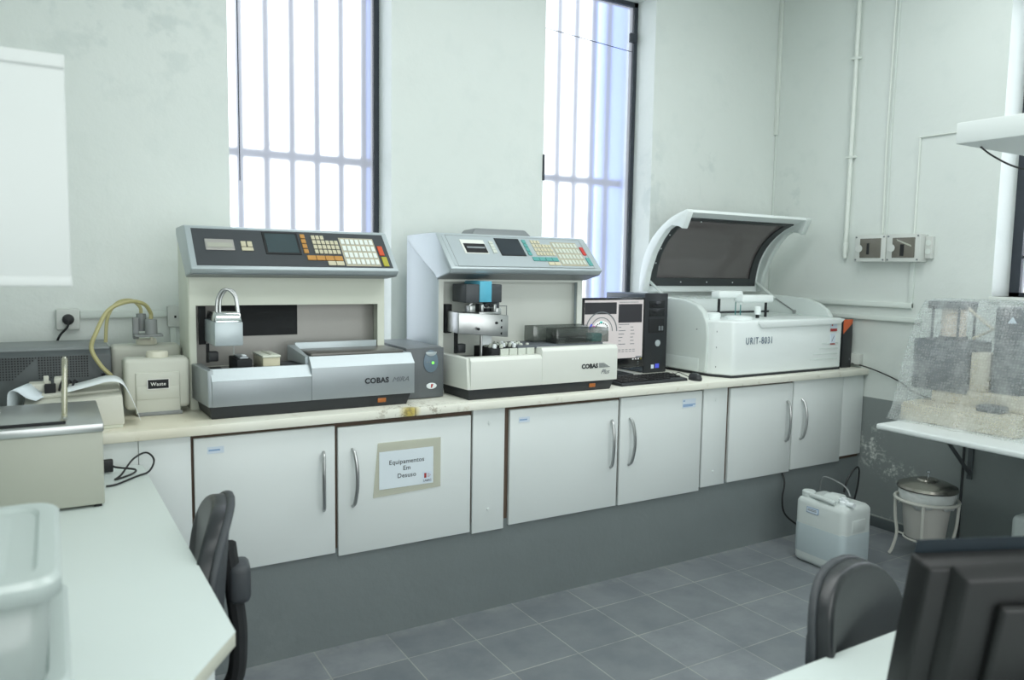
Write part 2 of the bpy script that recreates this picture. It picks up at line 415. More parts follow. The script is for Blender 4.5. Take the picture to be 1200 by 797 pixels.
# ------------------------------------------------------------------ camera
def make_camera():
    yaw, pit, rol = 5.41123817e-01, 9.20754930e-02, 1.61726797e-02
    sy, cy = math.sin(yaw), math.cos(yaw)
    fw = Vector((sy, cy, 0)); rt = Vector((cy, -sy, 0)); up = Vector((0, 0, 1))
    cp, sp = math.cos(pit), math.sin(pit)
    f2 = cp*fw-sp*up; u2 = sp*fw+cp*up
    cr, sr = math.cos(rol), math.sin(rol)
    r3 = cr*rt+sr*u2; u3 = -sr*rt+cr*u2
    cd = bpy.data.cameras.new('camera'); cam = bpy.data.objects.new('camera', cd); C.objects.link(cam)
    m = Matrix((( r3.x, u3.x, -f2.x, 0), (r3.y, u3.y, -f2.y, 0), (r3.z, u3.z, -f2.z, 1.5), (0, 0, 0, 1)))
    cam.matrix_world = m
    cd.sensor_width = 36; cd.lens = 897.8/1200*36; cd.clip_start = .05
    cd.dof.use_dof = True; cd.dof.focus_distance = 3.3; cd.dof.aperture_fstop = 3.2
    SC.camera = cam
make_camera()

XL, XR, YB, YF, ZC = -.44, 4.19, 3.59, -1.6, 3.3
ZT = .94
# ------------------------------------------------------------------ room shell
struct(MB().box(XL-.2, XR+.3, YF-.1, YB+.3, -.1, 0).build('floor', floor_material()))
struct(MB().box(XL-.2, XR+.3, YF-.1, YB+.3, ZC, ZC+.1).build('ceiling', mat('ceiling_paint', (228, 232, 228), .7)))
W1 = (.69, 1.45, 1.05, 3.12); W2 = (2.34, 3.115, 1.05, 3.12)
wb = wall_material('back_wall_paint', .77, patches=[((3.56, 3.59, 2.18), .20, (1.7, 1, .8)), ((3.15, 3.59, 2.0), .3, (3, 1, .8)), ((.3, 3.59, 2.6), .5, (1, 1, 1))])
b = MB(); T = .26
b.box(XL-.2, W1[0], YB, YB+T, 0, ZC); b.box(W1[1], W2[0], YB, YB+T, 0, ZC); b.box(W2[1], XR+.3, YB, YB+T, 0, ZC)
for w in (W1, W2):
    b.box(w[0], w[1], YB, YB+T, 0, w[2]); b.box(w[0], w[1], YB, YB+T, w[3], ZC)
struct(b.build('wall_back', wb))
RW = (1.25, 2.14, 1.40, 2.95)
wr = wall_material('right_wall_paint', .77, stains=[((4.19, 2.76, .47), .13, (1, 1.2, .75)), ((4.19, 2.60, .36), .16, (1, 1.0, 1.8)), ((4.19, 2.45, .29), .10, (1, 1.0, 1.5)), ((4.19, 2.65, .05), .2, (1, 1, 5))],
                   patches=[((4.19, 3.45, 2.0), .3, (1, 2, .8))])
b = MB(); T2 = .28
b.box(XR, XR+T2, RW[1], YB, 0, ZC); b.box(XR, XR+T2, YF, RW[0], 0, ZC)
b.box(XR, XR+T2, RW[0], RW[1], 0, RW[2]); b.box(XR, XR+T2, RW[0], RW[1], RW[3], ZC)
struct(b.build('wall_right', wr))
pw = wall_material('plain_wall_paint', .77)
struct(MB().box(XL-.2, XL, YF, YB, 0, ZC).build('wall_left', pw))
struct(MB().box(XL-.2, XR+.3, YF-.1, YF, 0, ZC).build('wall_front', pw))
# low masonry base under the cabinets
struct(MB().box(XL, XR, 2.845, YB, 0, .40).build('trim_1', plinth_material()))
# tile skirting on the right wall
struct(MB().box(XR-.012, XR, YF, 2.84, 0, .062, .002).build('baseboard_right', mat('grey_skirting', (92, 100, 102), .5, var=.1, vs=8)))
struct(MB().box(XR-.014, XR-.001, YF, 2.84, .062, .068).build('trim_2', mat('grout_line', (150, 156, 152), .8, var=.15, vs=20)))
struct(MB().tube([(XR-.004, 2.22, .07), (XR-.004, 2.22, .76)], .006, 6).build('trim_3', 'gasket'))

# windows ---------------------------------------------------------
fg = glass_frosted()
def window(name, w, bars, zbar, seam=None, cord=False):
    o = struct(bpy.data.objects.new(name, None)); C.objects.link(o); o.location = ((w[0]+w[1])/2, YB+.18, w[2])
    x0, x1, z0, z1 = w[0]-o.location.x, w[1]-o.location.x, 0, w[3]-w[2]
    f = MB(); t = .028
    f.box(x0, x0+t, -.015, .03, z0, z1); f.box(x1-t, x1, -.015, .03, z0, z1); f.box(x0, x1, -.015, .03, z0, t); f.box(x0, x1, -.015, .03, z1-t, z1)
    f.build('window_frame', 'frame_dark', o)
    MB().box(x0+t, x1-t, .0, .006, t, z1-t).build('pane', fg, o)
    if seam: 
        MB().hexa([(x0+t, -.003, seam[0]-w[2]), (x1-t, -.003, seam[1]-w[2]), (x1-t, -.001, seam[1]-w[2]), (x0+t, -.001, seam[0]-w[2]),
                   (x0+t, -.003, seam[0]-w[2]+.004), (x1-t, -.003, seam[1]-w[2]+.004), (x1-t, -.001, seam[1]-w[2]+.004), (x0+t, -.001, seam[0]-w[2]+.004)]).build('pane_joint', 'frame_dark', o)
        MB().box(x1-.065, x1-.01, -.03, -.012, 1.83, 1.885, .004).build('latch', 'frame_dark', o)
    if cord: MB().tube([(x0+.075, -.02, z1), (x0+.076, -.02, .84)], .0025, 6).build('pull_cord', 'frame_dark', o)
    for xb in bars:
        MB().tube([(xb-o.location.x, .13, -.1), (xb-o.location.x, .13, z1+.1)], .019, 8).build('security_bar', 'bars', o)
    MB().box(x0-.1, x1+.1, .115, .128, zbar-w[2]-.022, zbar-w[2]+.022).build('cross_bar', 'bars', o)
    return o
window('window_1', W1, (.80, .925, 1.05, 1.175, 1.30, 1.42), 2.04, cord=True)
window('window_2', W2, (2.51, 2.64, 2.765, 2.89, 3.01), 2.05, seam=(2.87, 2.83))
struct(MB().box(1.452, 1.50, YB+.262, YB+.42, .9, 3.3).build('trim_4', 'outside_blue'))
struct(MB().box(3.117, 3.16, YB+.262, YB+.60, .9, 3.3).build('trim_5', 'outside_blue'))
o = struct(bpy.data.objects.new('window_3', None)); C.objects.link(o); o.location = (XR+.19, (RW[0]+RW[1])/2, RW[2])
hy = (RW[1]-RW[0])/2; hz = RW[3]-RW[2]; f = MB(); t = .05
f.box(-.02, .03, -hy, -hy+t, 0, hz); f.box(-.02, .03, hy-t, hy, 0, hz); f.box(-.02, .03, -hy, hy, 0, .02); f.box(-.02, .03, -hy, hy, hz-.04, hz)
f.box(-.015, .02, -hy, hy, .20, .212); f.box(-.015, .02, -hy, hy, .62, .632); f.build('window_frame', 'frame_dark', o)
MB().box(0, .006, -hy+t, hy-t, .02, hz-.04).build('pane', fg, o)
struct(MB().box(XR-.02, XR+.17, RW[0]-.03, RW[1]+.005, RW[2]-.03, RW[2], .004).build('trim_6', 'pipe_white'))

tag(MB().box(2.334, 2.346, YB-.008, YB+.01, 1.99, 2.13, .002).build('window_catch', 'frame_dark'), 'thin dark metal catch on the left edge of the right-hand tall window', 'catch')
# painted conduits and trunking on the walls ---------------------------------
def rail(name, pts, w, label, cat='conduit', m='pipe_white', n=8):
    return tag(MB().tube(pts, w, n).build(name, m), label, cat)
t = thing('wall_conduit', 'white painted round pipe running down the right wall, ending left of the switch boxes', 'pipe', (XR-.02, 3.0, 1.60))
MB().tube([(0, 0, 0), (0, -.005, 1.70)], .013, 12).build('pipe', 'pipe_white', t)
MB().lathe([(.016, 0), (.017, .05), (.013, .055)], (0, 0, .04)).build('end_cap', 'pipe_white', t)
MB().lathe([(.008, 0), (.014, .02), (.014, .04)], (0, 0, 0)).build('tip', 'pipe_white', t)
for z in (.60, 1.18):
    MB().box(-.016, .018, -.03, .024, z, z+.014, .003).build('pipe_clip', 'pipe_white', t)
tag(MB().box(XR-.022, XR-.0, YB-.024, YB, 2.42, ZC, .003).build('corner_conduit', 'pipe_white'), 'short white cable cover high in the room corner', 'conduit')
tag(MB().box(XR-.006, XR, YB-.012, YB-.002, 1.3, 2.42, .001).build('corner_cable', 'rail'), 'thin white cable painted into the room corner', 'cable')
for i, (y0, y1) in enumerate(((2.765, 2.752), (2.79, 2.775))):
    tag(MB().tube([(XR-.006, y0-.02, 1.74), (XR-.006, y0-.012, 2.3), (XR-.006, y1-.01, ZC)], .0055 if i else .004, 6).build('painted_cable', 'pipe_white' if i else 'rail'),
        ('left' if i else 'right')+' one of two thin painted cables rising from the switch boxes', 'cable')
tag(MB().tube([(XR-.007, 2.575, 1.73), (XR-.007, 2.575, 2.268), (XR-.007, 2.2, 2.268)], .006, 6).build('painted_cable', 'pipe_white'),
    'thin painted cable rising right of the switch boxes then bending toward the window', 'cable')
tag(MB().box(XR-.012, XR+.004, 2.56, 2.585, 1.31, 1.58, .002).build('wall_trunking', 'rail'), 'short vertical white trunking below the switch boxes', 'trunking')
tag(MB().box(XR-.022, XR+.004, 2.56, 3.589, 1.315, 1.345, .003).build('wall_trunking', 'rail'), 'upper horizontal white trunking on the right wall above the black and orange power unit', 'trunking')
tag(MB().box(XR-.022, XR+.004, 2.50, 3.589, 1.235, 1.262, .003).build('wall_trunking', 'rail'), 'lower horizontal white trunking on the right wall above the black and orange power unit', 'trunking')

def switch_box(name, y, label, off):
    t = thing(name, label, 'switch box', (XR, y, 1.655))
    b = MB().box(-.075, 0, -.1, .1, -.078, .078, .005); b.build('case', 'box_grey', t)
    MB().box(-.079, -.074, -.072, .062, -.055, .058, .003).build('window', 'box_win', t)
    MB().lathe([(.022, -.004), (.022, 0)], (-.0765, .067, 0), 20, 'x').build('latch', 'box_grey', t)
    for dy in (-.088, .088):
        for dz in (-.066, .066): MB().lathe([(.005, -.002), (.005, .002)], (-.0765, dy, dz), 10, 'x').build('screw', 'txt_grey', t)
    if off:
        MB().box(-.081, -.079, .0, .016, -.035, .03).build('breaker', 'dark_slot', t)
    else:
        MB().box(-.081, -.079, -.01, .012, -.045, .02).build('breaker', 'dark_slot', t)
        MB().hexa([(-.081, .03, .04), (-.081, -.055, .005), (-.079, -.055, .005), (-.079, .03, .04), (-.081, .035, .05), (-.081, -.05, .016), (-.079, -.05, .016), (-.079, .035, .05)]).build('lever', 'tan', t)
    return t
switch_box('switch_box', 2.80, 'left wall-mounted switch box with a small smoky window and upright lettering', True)
t = switch_box('switch_box', 2.596, 'right wall-mounted switch box with smoky window, joined to the left one', False)
t = MB().box(-.03, 0, 2.455-2.596, 2.495-2.596, -.06, .065, .004).build('knockout_box', 'box_grey', t)
MB().lathe([(.016, -.002), (.016, 0)], (-.0305, -.12, .028), 14, 'x').build('knockout', 'rail', t)
MB().lathe([(.016, -.002), (.016, 0)], (-.0305, -.12, -.02), 14, 'x').build('knockout', 'rail', t)

# outlets on the back wall
t = thing('wall_outlet', 'white socket box on the back wall with a black plug in it', 'outlet', (.052, YB, 1.27))
MB().box(-.042, .042, -.035, 0, -.042, .042, .006).build('case', 'box_grey', t)
MB().lathe([(.022, -.0), (.02, -.018), (.012, -.022)], (0, -.035, 0), 14, 'y').build('plug', 'cable', t)
MB().tube(spline([(0, -.055, -.004), (-.005, -.06, -.03), (-.035, -.05, -.07), (-.05, -.04, -.14), (-.06, -.03, -.30)]), .0045).build('cord', 'cable', t)
tag(MB().box(.095, .42, YB-.02, YB, 1.272, 1.302, .003).build('wall_trunking', 'rail'), 'white horizontal trunking on the back wall between two sockets', 'trunking')
t = thing('wall_outlet', 'white socket box half hidden behind the silver-panelled analyzer', 'outlet', (.45, YB, 1.275))
MB().box(-.03, .05, -.035, 0, -.045, .045, .006).build('case', 'box_grey', t)
for dx in (0, .022): MB().box(dx-.004, dx+.004, -.037, -.034, -.006, .004).build('socket_hole', 'dark_slot', t)
tag(MB().box(.43, .452, YB-.02, YB, 1.0, 1.23, .003).build('wall_trunking', 'rail'), 'short vertical trunking below the socket near the tall analyzer', 'trunking')
t = thing('wall_outlet', 'low white socket box on right wall just above the counter end', 'outlet', (XR, 2.90, 1.0))
MB().box(-.04, 0, -.05, .10, -.04, .025, .005).build('case', 'box_grey', t)
tag(MB().tube(spline([(4.15, 2.9, .965), (4.165, 2.83, .955), (4.17, 2.72, .93), (4.175, 2.60, .89), (4.17, 2.5, .84), (4.12, 2.3, .815)]), .004, 8).build('power_cable', 'cable'),
    'black cable drooping along the right wall from the counter to the wrapped machine', 'cable')

# ------------------------------------------------------------------ counter
wt = worktop_material()
tag(MB().box(XL, 1.238, 2.805, YB, .905, ZT, .004).build('worktop', wt), 'worn cream worktop section under the dark silver analyzer, with chipped yellowed end', 'worktop')
tag(MB().box(1.2405, XR, 2.805, YB, .905, ZT, .004).build('worktop', wt), 'long cream worktop section under the white analyzers and computer', 'worktop')
def handle(parent, x, z0, z1, s):
    g = (z1-z0)
    pts = spline([(x, -.004, 0), (x+s*.004, -.022, g*.08), (x+s*.008, -.034, g*.3), (x+s*.009, -.037, g*.5), (x+s*.008, -.034, g*.7), (x+s*.004, -.022, g*.92), (x, -.004, g)], 5)
    pts = [Vector((p.x, p.y, p.z+z0)) for p in pts]; n = len(pts)
    rr = [.0075 if 3 < i < n-4 else .006 for i in range(n)]
    MB().tube(pts, rr, 10).build('handle', 'steel', parent)
def cabinet(x0, x1, doors, fillers, label):
    o = thing('base_cabinet', label, 'cabinet', (x0, 2.83, .40))
    MB().box(0, x1-x0, .019, .60, .0, .505-.001).build('carcass', 'gap_brown', o)
    for (a, bb, z0, z1, hx, s) in doors:
        d = MB().box(a-x0, bb-x0, 0, .018, z0-.40, z1-.40, .0025).build('door', 'white_lam', o)
        handle(d, hx-x0, .565-.40, .795-.40, s)
    for (a, bb, z0, z1, m, sc) in fillers:
        d = MB().box(a-x0, bb-x0, .002, .018, z0-.40, z1-.40, .0015).build('filler_panel', m, o)
        for z in (.06, .44) if sc else ():
            MB().lathe([(.007, 0), (.006, -.004)], ((a+bb)/2-x0, .002, z), 12, 'y').build('screw_cap', 'white_lam', d)
    return o
cabinet(-.43, 1.512, [(.408, .914, .387, .890, .868, -1), (.926, 1.505, .372, .882, .982, 1)],
        [(-.43, .232, .40, .903, 'off_white', False), (.234, .398, .40, .903, 'white_lam', False)],
        'leftmost white base cabinet whose right door carries a paper notice')
cabinet(1.514, 2.85, [(1.698, 2.300, .372, .888, 2.258, -1), (2.314, 2.846, .370, .896, 2.368, 1)],
        [(1.516, 1.672, .362, .903, 'white_lam', True)], 'middle white base cabinet with a sticker on each door')
cabinet(2.852, XR-.005, [(3.052, 3.542, .386, .893, 3.497, -1), (3.553, 3.985, .394, .905, 3.617, 1)],
        [(2.86, 3.03, .384, .903, 'white_lam', True), (3.99, XR-.006, .420, .903, 'white_lam', False)],
        'rightmost white base cabinet, in the corner above the plastic carboy')

# notice taped on the second door
t = thing('paper_notice', 'paper notice in a clear sleeve taped on a white cabinet door', 'sign', (1.215, 2.8275, .70))
MB().hexa([(-.148, -.0012, -.115), (.147, -.0012, -.105), (.147, .0002, -.105), (-.148, .0002, -.115), (-.128, -.0012, .105), (.147, -.0012, .103), (.147, .0002, .103), (-.128, .0002, .105)]).build('plastic_sleeve', 'sleeve', t)
MB().box(-.123, .113, -.0022, -.0012, -.085, .068).build('paper', 'paper_blue', t)
for s, z in (('Equipamentos', .012), ('Em', -.016), ('Desuso', -.046)):
    text('lettering', s, .026, 'txt_dark', t, (-.005, -.0026, z), align='CENTER', bold=.0001, space=1.05)
p = MB().box(.065, .105, -.0027, -.0023, -.08, -.034).build('logo', 'liquid_label', t)
MB().box(.072, .082, -.0031, -.0027, -.06, -.04).build('logo_mark', 'red_print', p)
MB().tube([(.09, -.003, -.058), (.1, -.003, -.05), (.09, -.003, -.042)], .0012, 5, closed=True).build('logo_ring', 'red_print', p)
text('logo_text', 'LABAC', .012, 'txt_grey', p, (.068, -.0031, -.075), bold=.0003)
def sticker(x0, x1, z0, z1, label, lines=((.5, .8),)):
    t = thing('door_sticker', label, 'sticker', (x0, 2.8295, z0))
    MB().box(0, x1-x0, -.001, 0, 0, z1-z0).build('backing', 'liquid_label', t)
    for f, w in lines: MB().box(.004, .004+(x1-x0)*w-.006, -.0014, -.001, (z1-z0)*f-.003, (z1-z0)*f+.003).build('print', 'txt_lightblue', t)
sticker(.452, .508, .832, .856, 'small pale label on the leftmost door, behind the chair')
sticker(1.742, 1.798, .828, .852, 'small pale label on the wide door left of the middle pair')
sticker(2.71, 2.80, .815, .860, 'larger square sticker near the top right of a door', ((.35, 1.0), (.2, .8), (.8, .2)))

# ------------------------------------------------------------------ twin analyzers
def analyzer(loc, kind, label):
    o = thing('chemistry_analyzer', label, 'analyzer', loc)
    dark = kind == 'dark'
    W = .785; BX0, BX1 = .022, .822; TY = .245; TD = .60 if not dark else .50
    mbody = 'silver' if dark else 'white_enamel'
    # black base
    MB().hexa([(BX0+.012, .015, 0), (BX1-.03, .015, 0), (BX1-.03, TD, 0), (BX0+.0, TD, 0), (BX0+.004, .005, .05), (BX1-.012, .005, .05), (BX1-.012, TD, .05), (BX0-.01, TD, .05)], .003).build('base', 'black_pl', o)
    bt = MB().box(.665, .70, .006, .012, .016, .034, .002).build('power_switch', 'lamp_orange', o)
    # lower body: left low deck, right raised part, sloped front lip
    b = MB()
    SX = .395
    zl, zr = (.180, .210) if dark else (.182, .212)
    cl = .040 if dark else .016
    lprof = [(0, .046), (0, zl-cl), (.035 if dark else .012, zl), (.06, zl), (.06, zl-.02), (TY-.01, zl-.02), (TY-.01, .046)]
    rprof = [(0, .046), (0, zr-cl), (.035 if dark else .012, zr), (.11, zr), (TY+.10, zr), (TY+.10, .046)]
    b.prism(lprof, 'x', BX0+.012, SX, .0025)
    b.prism(rprof, 'x', SX, BX1, .0025)
    b.hexa([(BX0, 0.006, .046), (BX0+.02, 0.0, .046), (BX0+.02, TY, .046), (BX0-.02, TY, .046), (BX0, 0.02, zl-.004), (BX0+.02, 0.02, zl), (BX0+.02, TY, zl), (BX0-.02, TY, zl)], .003)
    b.build('lower_body', mbody, o)
    if dark:   # bright sloped lip
        b = MB()
        b.hexa([(BX0+.012, -.0012, zl-cl), (SX, -.0012, zl-cl), (SX, .002, zl-cl), (BX0+.012, .002, zl-cl), (BX0+.012, .033, zl+.001), (SX, .033, zl+.001), (SX, .04, zl+.001), (BX0+.012, .04, zl+.001)])
        b.hexa([(SX, -.0012, zr-cl), (BX1, -.0012, zr-cl), (BX1, .002, zr-cl), (SX, .002, zr-cl), (SX, .033, zr+.001), (BX1-.004, .033, zr+.001), (BX1-.004, .04, zr+.001), (SX, .04, zr+.001)])
        b.build('front_lip', 'silver_lt', o)
    MB().box(BX0+.03, SX-.004, .062, TY-.012, zl-.019, zl-.014).build('work_deck', 'black_gloss', o)
    # raised plate
    if dark:
        p = MB().box(SX+.012, BX1-.03, .045, TY+.02, zr-.002, zr+.012, .004).build('cover_plate', 'lid_brown', o)
        MB().box(SX+.0, W-.04, TY-.012, TY+.0, zr-.03, zr+.038, .002).build('cover_hinge', 'silver_lt', o)
        MB().hexa([(SX-.01, .05, zr-.03), (SX+.002, .05, zr-.03), (SX+.002, TY-.01, zr-.03), (SX-.03, TY-.01, zr-.03), (SX-.01, .05, zr), (SX+.002, .05, zr), (SX+.002, TY-.01, zr+.03), (SX-.03, TY-.01, zr+.03)]).build('cover_side', 'silver_lt', o)
    else:
        MB().box(SX-.10, BX1-.05, .05, TY-.004, zr-.006, zr+.010, .003).build('cover_plate', 'device_grey', o)
        for (x0, x1, y0, y1, h) in ((.44, .755, .15, TY-.015, .085), (.50, .80, .045, .135, .078)):
            cb = MB().box(x0, x1, y0, y1, zr+.0105, zr+h, .002)
            cb.build('smoked_cover', 'smoke', o)
        MB().box(.52, .68, .06, .12, zr+.012, zr+.045, .004).build('reagent_rack', 'dark_slot', o)
        MB().lathe([(.05, 0), (.055, .03), (.05, .034)], (.62, .19, zr+.012), 24).build('carousel', 'under_grey', o)
        MB().box(.705, .765, .05, .10, zr+.012, zr+.052, .004).build('reagent_tray', 'needle_teal', o)
    # tower housing with a recess (built of slabs)
    m = 'cream' if dark else 'white_enamel'
    ztop = .705 if dark else .715
    zr0, zr1 = .185, .402 if dark else .50
    b = MB()
    b.box(0, .022, TY, TY+.006, .0, zr1); b.box(W-.03, W, TY, TY+.006, .0, zr1)
    b.box(.0, W, TY, TY+.006, zr1, .53)
    b.box(.022, W-.03, TY+.002, TY+.02, .0, zr0-.02)
    b.build('front_panel', m, o)
    b = MB()
    prof = [(TY+.006, 0), (TD, 0), (TD, ztop-.012), (.285, ztop-.012), (.262, ztop-.03), (TY+.006, .53)]
    b.prism(prof, 'x', -.004, .010, .003); b.prism(prof, 'x', W-.010, W+.004, .003)
    b.box(0, W, TD-.012, TD, 0, ztop-.014); b.box(0, W, .29, TD, ztop-.03, ztop-.012, .003)
    b.build('side_housing', 'cream' if dark else 'side_blue', o)
    # recess back
    ry = TY+.10 if dark else TY+.05
    b = MB(); b.box(.012, W-.012, ry, ry+.01, .0, .53); b.build('recess_back', 'backplate' if dark else 'white_enamel', o)
    # hood: slanted console
    yb, zb, yt, zt2 = .105, .545, .262, ztop
    if not dark: yb, zb, yt = .10, .560, .262
    b = MB()
    prof = [(TY+.004, .513), (yb+.02, zb-.020), (yb, zb), (yt, zt2), (yt+.03, zt2+.004), (TD-.02, zt2), (TD-.02, zt2-.03), (TY+.02, .53)]
    b.prism(prof, 'x', -.012, W+.012, .005, 3); b.build('console_hood', 'silver_lt' if dark else 'silver_lt', o)
    MB().hexa([(-.010, TY-.001, .5105), (W+.010, TY-.001, .5105), (W+.010, TY, .512), (-.010, TY, .512), (-.010, yb+.021, zb-.0225), (W+.010, yb+.021, zb-.0225), (W+.010, yb+.021, zb-.021), (-.01, yb+.021, zb-.021)]).build('hood_underside', 'under_grey', o)
    nrm = Vector((0, -(zt2-zb), (yt-yb))).normalized()
    def pt(u, v, h=0):
        return Vector((.004+u*(W-.008), yb+(yt-yb)*v, zb+(zt2-zb)*v))+nrm*h
    def slab(mb, u0, u1, v0, v1, h0, h1, bev=0):
        mb.hexa([pt(u0, v0, h0), pt(u1, v0, h0), pt(u1, v1, h0), pt(u0, v1, h0), pt(u0, v0, h1), pt(u1, v0, h1), pt(u1, v1, h1), pt(u0, v1, h1)], bev, 1); return mb
    cp = slab(MB(), .008, .992, .07, .94, -.002, .0015).build('control_panel', 'panel_dk' if dark else 'silver_lt', o)
    if not dark:
        g = MB()
        for a in ((.03, .97, .055, .062), (.03, .97, .938, .945), (.03, .0325, .055, .945), (.9675, .97, .055, .945)): slab(g, *a, .001, .002)
        g.build('panel_groove', 'under_grey', cp)
    def key(u0, u1, v0, v1, m): slab(MB(), u0, u1, v0, v1, .0015, .006, .0012).build('key', m, cp)
    def grid(u0, u1, v0, v1, nu, nv, m, gap=.10, skip=()):
        du = (u1-u0)/nu; dv = (v1-v0)/nv
        for j in range(nv):
            for i in range(nu):
                if (i, j) in skip: continue
                key(u0+du*(i+gap), u0+du*(i+1-gap), v0+dv*(j+gap), v0+dv*(j+1-gap), m)
    if dark:
        s = slab(MB(), .06, .195, .42, .68, .001, .006, .002).build('printer_window', 'backplate', cp)
        slab(MB(), .07, .185, .48, .58, .006, .007).build('printer_slot', 'tan', s)
        slab(MB(), .34, .52, .35, .90, .0015, .004, .002).build('screen_bezel', 'dark_slot', cp)
        slab(MB(), .352, .508, .39, .86, .004, .0055, .001).build('screen', 'screen_off', cp)
        grid(.225, .285, .50, .66, 2, 1, 'key_beige'); key(.227, .283, .42, .50, 'key_beige')
        grid(.530, .560, .38, .88, 1, 4, 'key_orange'); grid(.540, .728, .22, .34, 4, 1, 'key_orange', .03)
        grid(.588, .728, .38, .86, 6, 4, 'key_beige', .10, skip=((3, 3), (4, 3), (5, 3)))
        grid(.640, .728, .10, .21, 2, 1, 'key_beige', .04)
        slab(MB(), .736, .928, .10, .82, .001, .0025).build('keypad_plate', 'plate_tan', cp)
        grid(.740, .924, .12, .80, 7, 4, 'key_white', .13)
        key(.938, .966, .38, .62, 'key_red'); key(.942, .972, .10, .34, 'key_yel')
    else:
        s = slab(MB(), .11, .265, .42, .82, .001, .004, .001).build('printer_window', 'white_enamel', cp)
        slab(MB(), .122, .26, .44, .70, .004, .0055).build('printer_slot', 'dark_slot', s)
        slab(MB(), .135, .25, .56, .60, .0055, .0075).build('paper_bar', 'silver', s)
        grid(.295, .325, .44, .80, 1, 4, 'key_greyw', .05)
        slab(MB(), .345, .515, .38, .90, .0015, .004, .002).build('screen_bezel', 'dark_slot', cp)
        slab(MB(), .350, .510, .40, .88, .004, .005, .001).build('screen', 'screen_off2', cp)
        grid(.530, .560, .40, .88, 1, 4, 'key_teal', .07); grid(.545, .728, .24, .36, 4, 1, 'key_teal', .03)
        grid(.590, .728, .40, .88, 6, 4, 'key_beige', .10, skip=((3, 3), (4, 3), (5, 3)))
        grid(.640, .728, .12, .22, 2, 1, 'key_beige', .04)
        slab(MB(), .736, .928, .12, .84, .001, .0025).build('keypad_plate', 'plate_tan', cp)
        grid(.740, .924, .14, .82, 7, 4, 'key_greyw', .13)
        key(.936, .962, .45, .70, 'key_red2'); key(.938, .968, .13, .37, 'key_teal')
        MB().hexa([(.20, .33, zt2), (.54, .33, zt2), (.52, .50, zt2), (.22, .50, zt2), (.235, .35, zt2+.035), (.51, .35, zt2+.035), (.50, .48, zt2+.03), (.24, .48, zt2+.03)], .008).build('top_cover', 'under_grey', o)
    # working parts inside the recess
    if dark:
        MB().box(.115, .435, ry-.004, ry-.001, .272, .398).build('slot_plate', 'dark_slot', o)
        MB().box(.035, .06, TY+.02, TY+.03, .25, .398).build('guide_plate', 'dark_slot', o)
        h = MB(); h.hexa([(.045, .06, .278), (.145, .03, .258), (.145, .13, .268), (.06, .20, .278), (.045, .06, .37), (.145, .03, .352), (.145, .13, .352), (.06, .20, .372)], .004)
        h = MB(); h.box(.055, .155, .05, TY+.02, .262, .350, .004)
        hh = h.build('probe_head', 'silver_lt', o)
        MB().hexa([(.058, .052, .350), (.152, .052, .350), (.152, TY, .350), (.058, TY, .350), (.062, .065, .384), (.148, .065, .384), (.148, TY-.01, .384), (.062, TY-.01, .384)], .003).build('chrome_cap', 'chrome', hh)
        for dx, rr in ((0, .0055), (.012, .005)):
            MB().tube(spline([(.075+dx, .12, .38), (.078+dx, .12, .43), (.095+dx, .115, .463), (.118+dx, .11, .465), (.138+dx*.4, .10, .44), (.146+dx*.3, .095, .38)], 6), rr, 10).build('hose', 'steel', hh)
        MB().tube([(.13, .10, .262), (.13, .10, .225)], .003, 8).build('needle', 'steel', hh)
        MB().box(.045, .056, .17, .18, .19, .262).build('slide_rail', 'dark_slot', o)
        MB().box(.050, .085, .15, .185, .195, .232, .004).build('slide_clamp', 'black_pl', o)
        r = MB(); r.hexa([(.155, .20, .165), (.185, .20, .165), (.205, .07, .165), (.155+.015, .07, .165), (.155, .20, .205), (.185, .20, .205), (.205, .07, .200), (.17, .07, .200)][0:4]+[(.155, .20, .205), (.185, .20, .205), (.205, .07, .200), (.17, .07, .200)], .002)
        rk = MB(); rk.box(.135, .190, .065, .225, .165, .208, .003); rk = rk.build('sample_rack', 'dark_slot', o)
        MB().box(.148, .180, .08, .20, .208, .216, .003).build('rack_insert', 'silver', rk)
        MB().box(.16, .176, .10, .13, .216, .221, .002).build('rack_clip', 'paper', rk)
        rk = MB().box(.228, .292, .062, .225, .165, .212, .003).build('cuvette_rack', 'key_beige', o)
        MB().box(.226, .294, .058, .227, .212, .220, .002).build('rack_rim', 'cream', rk)
        for k in range(8): MB().lathe([(.006, 0), (.006, .004)], (.26, .08+.018*k, .220), 10).build('cuvette_top', 'tan', rk)
        MB().box(.31, .385, .09, .225, .163, .176, .002).build('deck_step', 'panel_dk', o)
        MB().box(.05, .10, .14, .20, .161, .168, .003).build('deck_block', 'dark_slot', o)
    else:
        MB().box(.065, .245, .11, TY, .412, .492, .004).build('motor_block', 'panel_dk', o)
        MB().box(.130, .190, .105, TY+.01, .414, .506, .002).build('motor_stripe', 'motor_blue', o)
        MB().box(.19, .26, .15, TY+.02, .355, .43, .012).build('motor_side', 'panel_dk', o)
        MB().box(.030, .06, TY-.01, TY+.02, .27, .40, .002).build('guide_plate', 'dark_slot', o)
        arm = MB().hexa([(.020, .09, .280), (.245, .05, .262), (.245, .15, .262), (.03, .22, .280), (.020, .09, .370), (.245, .05, .358), (.245, .15, .358), (.03, .22, .372)], .003).build('metal_arm', 'steel', o)
        for x, z in ((.215, .335), (.215, .305), (.215, .278), (.19, .325), (.10, .30)):
            MB().lathe([(.006, -.003), (.006, .004)], (x, .058, z), 12, 'y').build('bolt', 'dark_slot', arm)
        MB().lathe([(.008, 0), (.010, .006), (.006, .014)], (.245, .09, .305), 14, 'x').build('knob', 'steel', arm)
        b = MB()
        b.box(.075, .10, .09, .14, .37, .40, .003); b.box(.115, .21, .08, .12, .362, .372, .002); b.box(.125, .137, .08, .1, .372, .405, .002)
